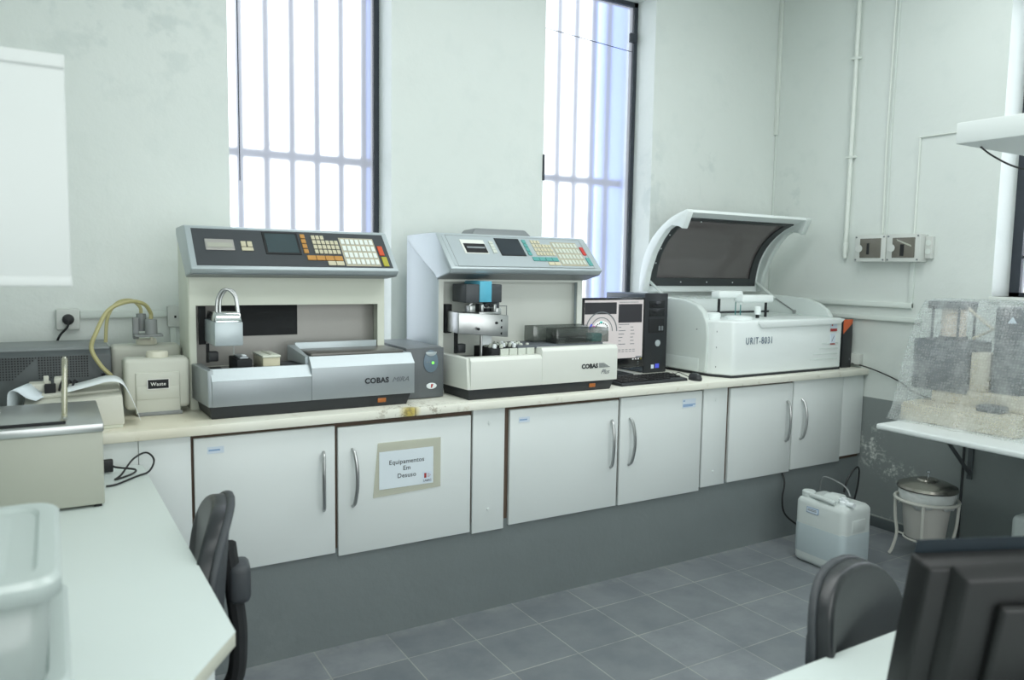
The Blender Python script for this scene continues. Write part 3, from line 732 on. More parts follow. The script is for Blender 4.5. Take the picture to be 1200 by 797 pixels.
        b.box(.188, .20, .08, .1, .372, .405, .002); b.box(.14, .185, .085, .10, .388, .398, .002); b.box(.205, .232, .09, .14, .36, .388, .003)
        b.build('bracket', 'steel', arm)
        for x in (.15, .175): MB().lathe([(.009, -.004), (.009, .010)], (x, .082, .40), 14, 'y').build('roller', 'dark_slot', arm)
        MB().tube([(.085, .12, .40), (.11, .12, .412), (.15, .12, .41)], .004, 8).build('hose', 'steel', arm)
        MB().box(.045, .058, .17, .185, .185, .28).build('slide_rail', 'dark_slot', o)
        MB().box(.050, .088, .15, .185, .188, .228, .004).build('slide_clamp', 'black_pl', o)
        MB().box(.135, .143, .10, .11, .168, .275).build('probe_guide', 'steel', o)
        MB().box(.147, .195, .11, .12, .225, .275).build('tag_plate', 'paper', o)
        MB().tube([(.139, .10, .27), (.139, .10, .175)], .003, 8).build('needle', 'steel', o)
        rk = MB().box(.165, SX-.01, .055, .22, .165, .212, .002).build('vial_rack', 'dark_slot', o)
        for k in range(4):
            MB().box(.205+.045*k+.002, .205+.045*(k+1)-.002, .048, .056, .166, .211, .001).build('rack_front', 'key_greyw', rk)
        for j in range(4):
            for k in range(6):
                if (j*5+k*3) % 7 == 6: continue
                MB().lathe([(.009, 0), (.009, .012), (.006, .018)], (.19+.034*k, .075+.038*j, .212), 10).build('vial_cap', 'key_greyw' if (j+k) % 3 else 'paper', rk)
        MB().box(.222, .224, .09, .12, .200, .222).build('rack_flag', 'dark_slot', rk)
        g = MB(); g.box(.25, .38, ry-.002, ry, .385, .388); g.box(.377, .38, ry-.002, ry, .28, .388); g.build('panel_joint', 'under_grey', o)
    return o
A1 = analyzer((.447, 2.885, ZT), 'dark', 'analyzer with charcoal keypad panel, orange keys and silver lower body')
text('lettering', 'COBAS', .030, 'txt_dark', A1, (.607, -.002, .098), bold=.0011, sx=1.0, space=1.08)
text('lettering', 'MIRA', .028, 'txt_grey', A1, (.722, -.002, .098), shear=.35, sx=1.15)
A2 = analyzer((1.475, 2.845, ZT), 'light', 'white analyzer with pale silver keypad panel, teal keys and smoked covers')
text('lettering', 'COBAS', .028, 'txt_dark', A2, (.612, -.002, .108), bold=.0013, sx=1.0, space=1.05)
b = MB()
for k in range(5): b.box(.712, .775-.008*k, -.0022, -.0006, .108+.0045*k, .1105+.0045*k)
b.build('streak_mark', 'txt_grey', A2)
text('lettering', 'Plus', .030, 'txt_grey', A2, (.722, -.0022, .078), shear=.5, sx=1.0)
# ------------------------------------------------------------------ UPS between analyzers
t = thing('battery_backup', 'gunmetal grey power backup unit with green light between the two keypad analyzers', 'power unit', (1.362, 2.985, ZT))
prof = [(-.09, 0), (.085, 0), (.085, .0), (.085, .40), (-.09, .40)]
MB().box(-.085, .085, .012, .40, .0, .222, .006).build('case', 'ups_top', t)
MB().prism([(-.088, .012), (-.088, 0.002), (-.03, -.008), (.03, -.008), (.088, .002), (.088, .012)], 'z', .004, .218, .002).build('front_panel', 'ups_grey', t)
pr = [( .022+.034*math.cos(a), .158+ (.045 if math.sin(a) < 0 else .052)*math.sin(a)) for a in [2*PI*k/24 for k in range(24)]]
p = MB().prism(pr, 'y', -.0115, -.007, .001).build('badge', 'ups_badge', t)
MB().prism([(.022+.026*math.cos(a), .202+.018*math.sin(a)) for a in [PI+PI*k/12 for k in range(13)]], 'y', -.014, -.0115, .001).build('power_button', 'silver_lt', p)
MB().lathe([(.005, -.003), (.004, 0)], (.030, -.0115, .155), 12, 'y').build('status_light', 'led_green', p)
for x in (0.004, .016): MB().lathe([(.003, -.001), (.003, 0)], (x, -.0115, .158), 10, 'y').build('status_light', 'ups_top', p)
p = MB().prism([(.025+.024*math.cos(a), .055+.013*math.sin(a)) for a in [2*PI*k/24 for k in range(24)]], 'y', -.0125, -.007, .0008).build('logo', 'paper', t)
MB().prism([(.021, .047), (.026, .047), (.033, .063), (.022, .063)], 'y', -.0135, -.0125).build('logo_mark', 'red_print', p)

# ------------------------------------------------------------------ computer
t = thing('computer_monitor', 'black flat monitor showing a grey software window on the counter', 'monitor', (2.53, 3.17, ZT))
MB().box(-.21, .21, 0, .035, .045, .42, .006).build('bezel', 'black_gloss', t)
MB().box(-.05, .05, .03, .06, .0, .20, .004).build('stand_neck', 'black_pl', t)
MB().prism([(-.12, -.03), (.12, -.03), (.13, .12), (-.13, .12)], 'z', 0, .015, .004).build('stand_base', 'black_pl', t)
s = MB().box(-.195, .195, -.002, .001, .098, .408).build('screen', 'scr', t)
MB().box(-.195, .012, -.003, -.002, .335, .396).build('video_block', 'scr_dark', s)
MB().box(.026, .186, -.003, -.002, .288, .386).build('chart_block', 'scr_dark', s)
for r0, r1, m in ((.098, .104, 'scr_white'), (.070, .074, 'scr_white')):
    MB().prism([(-.085+r1*math.cos(a), .245+r1*math.sin(a)) for a in [PI*k/20 for k in range(21)]]+[(-.085+r0*math.cos(a), .245+r0*math.sin(a)) for a in [PI-PI*k/20 for k in range(21)]], 'y', -.0032, -.002).build('dial_ring', 'txt_grey', s)
MB().prism([(-.085+.052*math.cos(a), .262+.038*math.sin(a)) for a in [2*PI*k/24 for k in range(24)]], 'y', -.0031, -.002).build('dial_face', 'scr_white', s)
for k in range(9):
    a = PI*(k+.5)/9
    MB().lathe([(.004, -.0042), (.004, -.003)], (-.085+.040*math.cos(a), 0, .262+.026*math.sin(a)), 8, 'y').build('dial_dot', 'scr_dark', s)
MB().hexa([(-.168, -.004, .262), (-.160, -.004, .258), (-.160, -.002, .258), (-.168, -.002, .262), (-.152, -.004, .286), (-.144, -.004, .282), (-.144, -.002, .282), (-.152, -.002, .286)]).build('dial_mark', 'scr_blue', s)
MB().box(-.14, -.128, -.004, -.002, .268, .276).build('dial_mark', 'scr_pink', s)
MB().box(-.096, -.08, -.004, -.002, .288, .298).build('dial_mark', 'scr_teal', s)
b = MB()
for r in range(6):
    z = .262-.018*r; b.box(.03, .03+.016+.010*((r*3) % 4), -.0028, -.002, z, z+.0035); b.box(.11, .11+.018+.005*(r % 3), -.0028, -.002, z, z+.0035)
for k in range(5): b.box(.03+.024*k, .046+.024*k, -.0028, -.002, .142, .145); b.box(.03+.024*k, .046+.024*k, -.0028, -.002, .132, .135)
b.box(.03, .16, -.0028, -.002, .395, .398); b.box(.03, .10, -.0028, -.002, .277, .280); b.box(.15, .19, -.0028, -.002, .100, .106)
b.build('screen_text', 'txt_grey', s)
for k, m in enumerate(('scr_white', 'scr_white', 'scr_white', 'key_yel')): MB().box(.13+.018*k, .138+.018*k, -.002, .0, .088, .093).build('indicator', m, t)
for k, z in enumerate((.073, .06)): MB().box(.165, .172, -.002, 0, z, z+.004).build('menu_button', 'under_grey', t)

t = thing('computer_tower', 'black desktop computer tower standing right of the monitor', 'computer', (2.862, 3.215, ZT))
MB().box(-.082, .082, .012, .35, .005, .437, .005).build('case', 'pc_top', t)
MB().box(-.082, .082, 0, .014, .0, .441, .006).build('front_bezel', 'pc_black', t)
b = MB()
for z in (.36, .315): b.box(-.055, .055, -.003, .0, z, z+.038, .002)
b.build('drive_bay', 'black_gloss', t)
MB().box(-.055, .055, -.003, 0, .225, .30, .003).build('port_panel', 'dark_slot', t)
b = MB()
for x in (.015, .035): b.box(x, x+.012, -.0045, -.003, .235, .26)
b.build('usb_port', 'txt_grey', t)
MB().lathe([(.018, 0), (.018, -.004), (.012, -.006)], (.012, 0, .165), 24, 'y').build('power_button', 'silver_lt', t)
MB().box(.0, .0+.028, -.0015, 0, .026, .05).build('sticker', 'scr_blue', t); MB().box(-.03, -.01, -.0015, 0, .024, .046).build('sticker', 'liquid_label', t)
for x in (-.06, .05): MB().box(x, x+.02, .05, .3, 0, .006).build('foot', 'dark_slot', t)

t = thing('keyboard', 'black computer keyboard on the counter in front of the monitor', 'keyboard', (2.58, 2.965, ZT), R(2))
MB().hexa([(-.225, -.075, 0), (.225, -.075, 0), (.225, .075, 0), (-.225, .075, 0), (-.222, -.072, .014), (.222, -.072, .014), (.222, .072, .026), (-.222, .072, .026)], .003).build('case', 'black_pl', t)
def kz(y): return .014+(y+.072)/.144*.012
KM = None
for r in range(5):
    n = 15 if r < 4 else 8
    for k in range(18 if r else 14):
        y = -.058+.0255*r; x = -.212+.0238*k; w = .020
        if r == 0 and 3 < k < 8:
            if k > 4: continue
            w = .088
        elif r == 0 and k > 8: pass
        if KM is None or w > .03:
            kb = MB().box(0, w, 0, .021, 0, .007, .0018, 1).build('key', 'mon_black', t)
            if w < .03: KM = kb
        else:
            kb = KM.copy(); C.objects.link(kb)
        kb.location = (x, y, kz(y)-.001)
t = thing('computer_mouse', 'small black mouse on the counter edge beside the keyboard', 'mouse', (2.865, 2.905, ZT), R(-20))
b = MB(); 
g = []
for i in range(9):
    th = PI*i/8; row = []
    for k in range(16):
        ph = 2*PI*k/16; z = max(0, math.cos(th)); row.append((.031*math.sin(th)*math.cos(ph), .052*math.sin(th)*math.sin(ph), .034*z if i < 5 else 0))
    g.append(row)
b.lathe([(.0, .036), (.016, .034), (.026, .026), (.031, .012), (.030, .0)], (0, 0, 0), 24)
for v in b.bm.verts: v.co.y *= 1.7
b.build('shell', 'black_pl', t)
MB().lathe([(.007, -.003), (.007, .003)], (0, -.028, .028), 12, 'x').build('wheel', 'under_grey', t)
MB().tube(spline([(0, .05, .01), (.0, .09, .006), (-.03, .14, .02), (-.03, .19, .006), (-.02, .25, .004)]), .002, 6).build('cord', 'cable', t)

# ------------------------------------------------------------------ big open-lid analyzer
U = thing('benchtop_analyzer', 'large white analyzer with its tinted lid raised, in the corner of the counter', 'analyzer', (3.03, 2.86, ZT))
def ux(x): return x-3.03
BH = .305
pl = [(0.0, .14), (.010, .10), (.058, .006), (.085, 0), (.972, .015), (.99, .03), (.99, .64), (0, .64)]
MB().prism(pl, 'z', .0, .012).build('foot_plate', 'black_pl', U)
MB().prism([(x, y) for x, y in pl], 'z', .010, BH, .012, 3).build('body', 'white_abs', U)
# left and right side shields with rounded shoulders
prof = [(.13, .02), (.64, .02), (.64, .425), (.46, .418), (.30, .408), (.215, .385), (.165, .345), (.135, .29), (.125, .22)]
MB().prism(prof, 'x', -.012, .030, .008, 3).build('side_shield', 'white_abs2', U)
prof = [(.08, BH-.02), (.64, BH-.02), (.64, .425), (.46, .422), (.28, .412), (.18, .385), (.12, .35), (.09, .31)]
MB().prism(prof, 'x', .962, .996, .008, 3).build('side_shield', 'white_abs2', U)
MB().box(-.0145, -.010, .18, .56, .02, .09, .002).build('side_plate', 'white_abs2', U)
MB().box(.03, .965, .56, .62, BH-.01, .405, .006).build('rear_riser', 'white_abs', U)
b = MB()
for k in range(13): b.hexa([(.05+.07*k, .555, .402), (.105+.07*k, .555, .402), (.115+.07*k, .64, .412), (.06+.07*k, .64, .412), (.05+.07*k, .555, .409), (.105+.07*k, .555, .409), (.115+.07*k, .64, .419), (.06+.07*k, .64, .419)], .002)
b.build('louvre', 'white_abs2', U)
MB().box(.04, .985, .30, .55, BH+.001, BH+.004).build('inner_deck', 'white_abs2', U)
MB().box(.10, .98, .548, .557, BH, BH+.016).build('rear_seal', 'gasket', U)
for x, y, r_, h in ((.09, .20, .045, .035), (.21, .12, .075, .018)):
    MB().lathe([(r_, 0), (r_, h-.006), (r_-.01, h), (0, h)], (x+.03, y+.02, BH), 32).build('reagent_cover', 'white_abs', U)
def arm(x0, x1, y, z, post, ndl):
    o = MB().box(x0, x1, y-.036, y+.036, z-.046, z, .014, 4).build('probe_arm', 'white_abs', U)
    MB().tube([(post, y, BH), (post, y, z-.03)], .008, 10).build('arm_post', 'dark_slot', o)
    MB().lathe([(.011, -.022), (.013, 0)], (ndl, y, z-.035), 12).build('probe_holder', 'white_abs', o)
    MB().tube([(ndl, y, z-.05), (ndl, y, BH+.01)], .0028, 8).build('probe_needle', 'needle_teal', o)
arm(ux(3.235), ux(3.430), .29, .458, ux(3.27), ux(3.405))
arm(ux(3.372), ux(3.632), .24, .436, ux(3.602), ux(3.392))
b = MB().lathe([(.017, .02), (.019, .05), (.017, .066), (0, .068)], (ux(3.455), .17, BH)).build('mixer_cap', 'white_abs', U)
MB().lathe([(.010, 0), (.010, .022)], (ux(3.455), .17, BH)).build('mixer_post', 'dark_slot', U)
MB().prism([(.24, BH-.018), (.265, BH-.04), (.93, BH-.034), (.975, BH-.004), (.24, BH-.004)], 'y', -.008, .04, .004).build('grip_lip', 'white_abs', U)
text('lettering', 'URIT-8031', .054, 'txt_blue', U, (.150, -.001, .178), bold=0, sx=.72, space=1.25)
b = MB()
for r, (n, z) in enumerate(((12, .155), (14, .125), (18, .095), (20, .065))):
    for k in range(n): b.box(.940-.0125*k-.006, .940-.0125*k, .0095, .0165, z, z+.006)
b.build('vent_dots', 'white_abs2', U)
s = MB().box(.865, .925, .0105, .0125, .245, .29).build('warning_label', 'liquid_label', U); MB().box(.865, .925, .0095, .0105, .228, .244).build('label_band', 'red_print', s)
MB().box(.875, .885, .0095, .0105, .26, .275).build('label_mark', 'red_print', s)
s = MB().box(.87, .913, .0105, .0125, .155, .215).build('warning_label', 'liquid_label', U); MB().box(.87, .913, .0095, .0105, .150, .158).build('label_band', 'red_print', s)
MB().hexa([(.88, .0095, .168), (.884, .0095, .168), (.884, .0105, .168), (.88, .0105, .168), (.90, .0095, .202), (.904, .0095, .202), (.904, .0105, .202), (.90, .0105, .202)]).build('label_mark', 'txt_grey', s)
for z in (.245, .16, .055): MB().lathe([(.005, -.002), (.005, .004)], (.020, .085, z), 10, 'x').build('screw', 'txt_grey', U)
MB().lathe([(.004, -.002), (.004, .004)], (-.012, .20, .25), 10, 'x').build('screw', 'txt_grey', U)
# lid
outer = spline([(.690, .44), (.685, .55), (.645, .66), (.565, .765), (.44, .855), (.31, .905)], 5)
outer = spline([(.700, .44, 0), (.690, .55, 0), (.655, .665, 0), (.575, .775, 0), (.45, .862, 0), (.315, .908, 0)], 5)
LID = MB()
outer = [(p.x, p.y) for p in outer]
inner = [(.345, .80), (.375, .815), (.43, .822), (.475, .800), (.53, .745), (.585, .665), (.63, .56), (.655, .44)][::-1]
shape = outer+[(.30, .895), (.345, .80)]+inner[::-1][1:]
lid = MB().prism(shape, 'x', -.012, .030, .005, 2).build('lid', 'white_abs', U)
MB().prism(shape, 'x', .985, 1.026, .005, 2).build('lid_wing', 'white_abs2', lid)
n = len(outer)
def offs(i, d):
    a = Vector(outer[max(i-1, 0)]); c = Vector(outer[min(i+1, n-1)]); t_ = (c-a).normalized(); q = Vector((-t_.y, t_.x))  # inward = toward -y / down
    p = Vector(outer[i])+q*d; return (p.x, p.y)
def strip(mb, i0, i1, x0, x1, d0, d1):
    pts = [offs(i, d0) for i in range(i0, i1+1)]+[offs(i, d1) for i in range(i1, i0-1, -1)]
    mb.prism(pts, 'x', x0, x1)
I0, I1 = 2, n-4
def sgn():
    p = Vector(offs(n//2, .05)); return 1 if p.y < outer[n//2][1] else -1
S = sgn()
b = MB()
strip(b, 0, I0, .028, .987, S*.004, S*.016); strip(b, I1, n-1, .028, .987, S*.002, S*.018)
strip(b, I0, I1, .028, .075, S*.004, S*.016); strip(b, I0, I1, .945, .987, S*.004, S*.016)
b.build('lid_shell', 'white_abs', lid)
b = MB()
strip(b, I0, I0+2, .06, .960, S*.016, S*.024); strip(b, I1-1, I1, .06, .960, S*.016, S*.024)
strip(b, I0+1, I1, .06, .10, S*.016, S*.025); strip(b, I0+1, I1, .905, .960, S*.016, S*.025)
b.build('pane_gasket', 'gasket', lid)
b = MB(); strip(b, I0, I1, .075, .945, S*.009, S*.012); b.build('tinted_pane', 'lid_glass', lid)
for x, i in ((.075, 8), (.075, 12), (.075, 16), (.30, 3), (.52, 3), (.75, 3), (.20, n-5)):
    y_, z_ = offs(i, S*.026); MB().lathe([(.004, 0), (.004, .003)], (x, y_, z_), 8, 'y').build('screw', 'paper', lid)
for x, s_ in ((.045, 1), (.96, -1)):
    MB().tube([(x, .665, .50), (x, .50, .40)], .009, 10).build('gas_strut', 'white_abs2', U)
    MB().tube([(x, .52, .41), (x, .345, BH+.02)], .0045, 8).build('strut_rod', 'steel', U)
    MB().lathe([(.011, -.01), (.011, .01)], (x, .345, BH+.02), 12, 'x').build('strut_joint', 'steel', U)

# ------------------------------------------------------------------ small power unit in the corner
t = thing('power_regulator', 'narrow black power unit with orange corner beside the open-lid analyzer', 'power unit', (4.105, 2.915, ZT))
MB().box(-.045, .045, 0, .33, .006, .285, .008).build('case', 'ups_grey', t)
f = MB().prism([(-.045, .0), (.045, 0), (.047, .15), (.043, .29), (-.045, .29)], 'y', -.012, .004, .004).build('front_panel', 'black_pl', t)
MB().prism([(-.045, .292), (.040, .292), (.038, .268), (-.045, .205)], 'y', -.014, -.011, .001).build('orange_corner', 'orange_pl', f)
MB().box(.022, .028, -.014, -.012, .045, .057).build('switch', 'txt_grey', f)
for y in (.03, .28): MB().box(-.035, .035, y, y+.03, 0, .008).build('foot', 'dark_slot', t)

# ------------------------------------------------------------------ left side of the counter
t = thing('equipment_case', 'long dark grey instrument case with perforated vents at the counter far left', 'case', (-.11, 3.16, ZT))
MB().prism([(0, 0), (.33, 0), (.33, .245), (.04, .245), (.012, .225)], 'x', -.31, .290, .006).build('case', 'dk_case', t)
MB().box(-.312, .288, .035, .332, .236, .252, .008).build('top_panel', 'dk_case_top', t)
for x0, nx in ((-.17, 26), (.06, 18)):
    b = MB()
    for r in range(9):
        for k in range(nx-(r if x0 < 0 else 0)): 
            z = .232-.009*r
            b.box(x0+.0088*k, x0+.0088*k+.004, .006, .0135, z-.0135, z-.0095)
    b.build('vent_holes', 'dark_slot', t)
MB().lathe([(.006, -.004), (.006, .004)], (.262, .004, .150), 12, 'y').build('lock', 'dark_slot', t)

t = thing('mini_printer', 'small beige printer with a paper strip curling over it', 'printer', (.055, 2.975, ZT), R(-1))
MB().hexa([(-.155, -.09, .012), (.145, -.09, .012), (.145, .12, .012), (-.155, .12, .012), (-.145, -.085, .092), (.14, -.085, .112), (.14, .11, .135), (-.145, .11, .12)], .005).build('case', 'tan_print', t)
MB().box(-.15, .14, -.082, .11, .0, .014, .003).build('base_tray', 'cream', t)
MB().hexa([(-.10, -.02, .105), (.135, -.02, .118), (.135, .09, .130), (-.10, .09, .120), (-.10, -.02, .116), (.135, -.02, .126), (.135, .09, .140), (-.10, .09, .135)], .002).build('platen_cover', 'tan_print', t)
b = MB(); b.box(-.135, -.07, .02, .10, .11, .15, .004); b.box(-.06, -.03, .03, .10, .12, .165, .004); b.box(-.09, -.075, .03, .045, .15, .175, .002)
b.build('print_mechanism', 'tan_print', t)
for x in (-.045, -.025, -.008): MB().tube([(x, .015, .125), (x+.004, .01, .145), (x+.01, .018, .158), (x+.015, .03, .15)], .004, 8).build('paper_guide', 'dark_slot', t)
MB().box(-.088, -.055, .0, .03, .112, .15, .003).build('ribbon_block', 'dark_slot', t)
pth = spline([(-.03, 0, .130), (.04, 0, .146), (.10, 0, .160), (.14, 0, .150), (.165, 0, .105), (.185, 0, .05), (.195, 0, .018)], 5)
MB().sheet([[(p.x, -.078, p.z), (p.x+.0, .04, p.z+.006)] for p in pth]).build('paper_strip', 'paper', t, solid=.0008)
pth = spline([(-.10, 0, .11), (-.125, 0, .12), (-.155, 0, .145), (-.175, 0, .14), (-.18, 0, .09), (-.19, 0, .03), (-.19, 0, .004)], 5)
MB().sheet([[(p.x-.01, -.078, p.z), (p.x+.03, .03, p.z+.006)] for p in pth]).build('paper_strip', 'paper_blue', t, solid=.0008)

def jerrycan(name, loc, label, w, h, d, lab):
    t = thing(name, label, 'container', loc)
    b = MB().box(-w/2, w/2, -d/2, d/2, .022, h, .018, 4); b.build('body', 'jerry', t)
    MB().box(-w/2+.035, w/2-.035, -d/2-.006, d/2, .005, h-.05, .006, 3).build('raised_front', 'jerry', t)
    MB().box(-w/2+.038, w/2-.038, -d/2-.009, -d/2, .06, .11, .004).build('label_step', 'jerry', t)
    MB().lathe([(.034, 0), (.038, .004), (.038, .020), (.034, .026), (0, .027)], (.005, 0, h-.004), 28).build('cap', 'cap_cream', t)
    MB().box(-w/2+.04, w/2-.03, -d/2-.012, -d/2+.02, 0, .014, .003).build('foot_clip', 'fitting', t)
    return t
t = jerrycan('waste_container', (.325, 3.13, ZT), 'milky plastic waste container with black label plate, beside the dark analyzer', .222, .212, .10, True)
s = MB().box(-.036, .036, -.0625, -.058, .10, .135, .002).build('label_plate', 'dark_slot', t)
g = MB()
for a in ((-.036, .036, .0985, .101), (-.036, .036, .134, .1365), (-.0375, -.035, .0985, .1365), (.035, .0375, .0985, .1365)): g.box(a[0], a[1], -.0635, -.060, a[2], a[3])
g.build('label_rim', 'txt_white', s)
text('lettering', 'Waste', .018, 'txt_white', s, (0, -.0635, .112), align='CENTER', bold=.0002, space=1.1)
t = jerrycan('rear_container', (.312, 3.36, ZT), 'second pale container standing behind the labelled one', .25, .24, .12, False)
t = thing('tube_fitting', 'grey two-part hose fitting standing on top of the milky containers', 'fitting', (.325, 3.20, ZT+.241))
t.location = (.318, 3.315, ZT+.2645)
b = MB(); b.lathe([(.022, 0), (.022, .055), (.02, .058)], (.01, -.03, .02), 20); b.build('front_cylinder', 'fitting', t)
MB().lathe([(.018, .0), (.018, .068)], (-.02, .02, .03), 20).build('rear_cylinder', 'fitting', t)
b = MB(); b.box(-.05, .05, -.06, .03, .012, .02, .002); b.box(-.052, -.032, -.01, .03, .0, .085, .003); b.build('bracket', 'fitting', t)
MB().lathe([(.006, 0), (.006, .03)], (0.01, -.03, -.004), 10).build('stem', 'cap_cream', t)
tag(MB().tube(spline([(.328, 3.285, 1.285), (.326, 3.28, 1.31), (.300, 3.25, 1.345), (.245, 3.22, 1.355), (.175, 3.18, 1.325), (.13, 3.13, 1.245), (.115, 3.125, 1.19), (.142, 3.12, 1.13), (.178, 3.12, 1.085), (.196, 3.115, 1.04), (.200, 3.11, .99), (.200, 3.10, .949)], 6), .0075, 10).build('drain_tube', 'hose'),
    'nearer yellow tube curving from the fitting down past the printer', 'tube')
tag(MB().tube(spline([(.298, 3.335, 1.304), (.294, 3.338, 1.33), (.265, 3.34, 1.355), (.215, 3.335, 1.345), (.180, 3.32, 1.29), (.170, 3.31, 1.195)], 6), .0065, 10).build('drain_tube', 'hose'),
    'shorter yellow tube arching from the fitting down behind the dark case', 'tube')

# ------------------------------------------------------------------ left desk
DZ = .825
t = thing('work_desk', 'long white desk along the left, reaching to the cabinets', 'desk', (-.1, 2.0, 0))
pl = [(XL+.103, 2.815-2), (.322, 2.815-2), (.342, 2.79-2), (.370, 1.425-2), (.05+.1, 1.10-2), (XL+.103, .80-2)]
MB().prism(pl, 'z', DZ-.002, DZ, 0).build('laminate_top', 'desk_white', t)
MB().prism(pl, 'z', DZ-.028, DZ-.0022, .001).build('top_board', 'edge_beige', t)
d = (Vector((.370, 1.425-2, 0))-Vector((.15, 1.10-2, 0))).normalized(); nn = Vector((-d.y, d.x, 0))
a_ = Vector((.370, -.575, 0))+nn*.045-d*.02; b_ = Vector((-.30, -1.2+.0, 0))+nn*.1
a_ = Vector((.335, -.56, 0)); b_ = Vector((.10, -.90, 0))
MB().hexa([(a_.x, a_.y, 0), (b_.x, b_.y, 0), (b_.x-.012, b_.y+.012, 0), (a_.x-.012, a_.y+.012, 0), (a_.x, a_.y, DZ-.029), (b_.x, b_.y, DZ-.029), (b_.x-.012, b_.y+.012, DZ-.029), (a_.x-.012, a_.y+.012, DZ-.029)]).build('end_panel', 'white_lam', t)
MB().box(.26, .28, .5, .8, 0, DZ-.029).build('leg_panel', 'white_lam', t)

# water bath
t = thing('water_bath', 'beige laboratory water bath with stainless rim on the left desk', 'water bath', (-.14, 2.36, DZ))
MB().box(-.27, .247, 0, .40, .008, .212, .004).build('body', 'tan', t)
MB().box(-.272, .25, -.004, .405, .212, .236, .004).build('steel_rim', 'steel', t)
MB().box(-.265, .155, .035, .33, .236, .241, .002).build('lid_plate', 'steel', t)
MB().box(-.266, .160, .028, .036, .236, .243, .001).build('gasket', 'dark_slot', t)
MB().lathe([(.012, 0), (.004, .006), (.004, .022), (.014, .026), (.012, .032), (0, .033)], (.00, .10, .241), 16).build('lid_knob', 'steel', t)
for x, y in ((-.25, .02), (.22, .02), (-.25, .38), (.22, .38)): MB().box(x, x+.02, y-.01, y+.01, 0, .01).build('foot', 'dark_slot', t)
t = thing('thermometer', 'clear glass thermometer standing upright in the water bath lid', 'thermometer', (.018, 2.46, DZ+.241), rot=(0, R(2), 0))
MB().lathe([(.0075, 0), (.0075, .165), (.004, .171), (0, .172)], (0, 0, 0), 14).build('tube', 'thermo', t)
MB().tube([(0, 0, .005), (0, 0, .14)], .0035, 8).build('scale', 'thermo_core', t)
t = thing('desk_cable', 'thin black cable looping on the left desk behind the water bath', 'cable', (.180, 2.7, DZ))
MB().tube(spline([(-.06, -.14, .004), (-.03, -.13, .004), (.03, -.06, .004), (.07, -.02, .006), (.09, .03, .03), (.07, .06, .05), (.03, .05, .035), (-.01, -.02, .005), (-.03, -.07, .004), (.02, -.03, .006), (.03, .0, .012), (-.02, .02, .02), (-.035, .03, .026)], 6), .0032, 8).build('cord', 'cable', t)
MB().box(-.075, -.030, .02, .045, .006, .045, .003).build('plug', 'cable', t)

# plastic tubs in the foreground
def tub(loc, w, d, h, label, rz=0):
    t = thing('plastic_tub', label, 'tub', loc, rz)
    b = MB()
    def ring(wx, dy, z, r=.035):
        pts = []
        for cx, cy, a0 in ((1, -1, -90), (1, 1, 0), (-1, 1, 90), (-1, -1, 180)):
            for k in range(5):
                a = R(a0+22.5*k); pts.append((cx*(wx/2-r)+r*math.cos(a), cy*(dy/2-r)+r*math.sin(a), z))
        return pts
    rows = [ring(w-.05, d-.05, .0), ring(w-.045, d-.045, .004), ring(w-.02, d-.02, h-.014)]
    g = [r_+[r_[0]] for r_ in rows]
    b.sheet(g); 
    v = [b.bm.verts.new(p) for p in rows[0]]; b.bm.faces.new(v)
    bmesh.ops.remove_doubles(b.bm, verts=b.bm.verts, dist=1e-5)
    b.build('body', 'tub', t, solid=.002)
    b = MB(); rr = [ring(w, d, h-.026), ring(w, d, h-.006), ring(w-.012, d-.012, h), ring(w-.05, d-.05, h), ring(w-.06, d-.06, h-.006)]
    b.sheet([r_+[r_[0]] for r_ in rr]); v = [b.bm.verts.new(p) for p in rr[-1]]; b.bm.faces.new(v)
    bmesh.ops.remove_doubles(b.bm, verts=b.bm.verts, dist=1e-5)
    b.build('lid', 'tub_lid', t, solid=.002)
    b = MB(); b.sheet([[(x, y, h-.0045+.004*math.sin(i*1.6)) for y in (-d/2+.06, d/2-.06)] for i, x in enumerate([-w/2+.06+k*(w-.12)/10 for k in range(11)])]); b.build('lid_ribs', 'tub_lid', t)
    return t
tub((-.145, 1.30, DZ+.001), .30, .40, .128, 'lower frosted plastic tub under another on the left desk')
tub((-.150, 1.25, DZ+.131), .295, .37, .155, 'upper frosted plastic tub stacked on top of another')

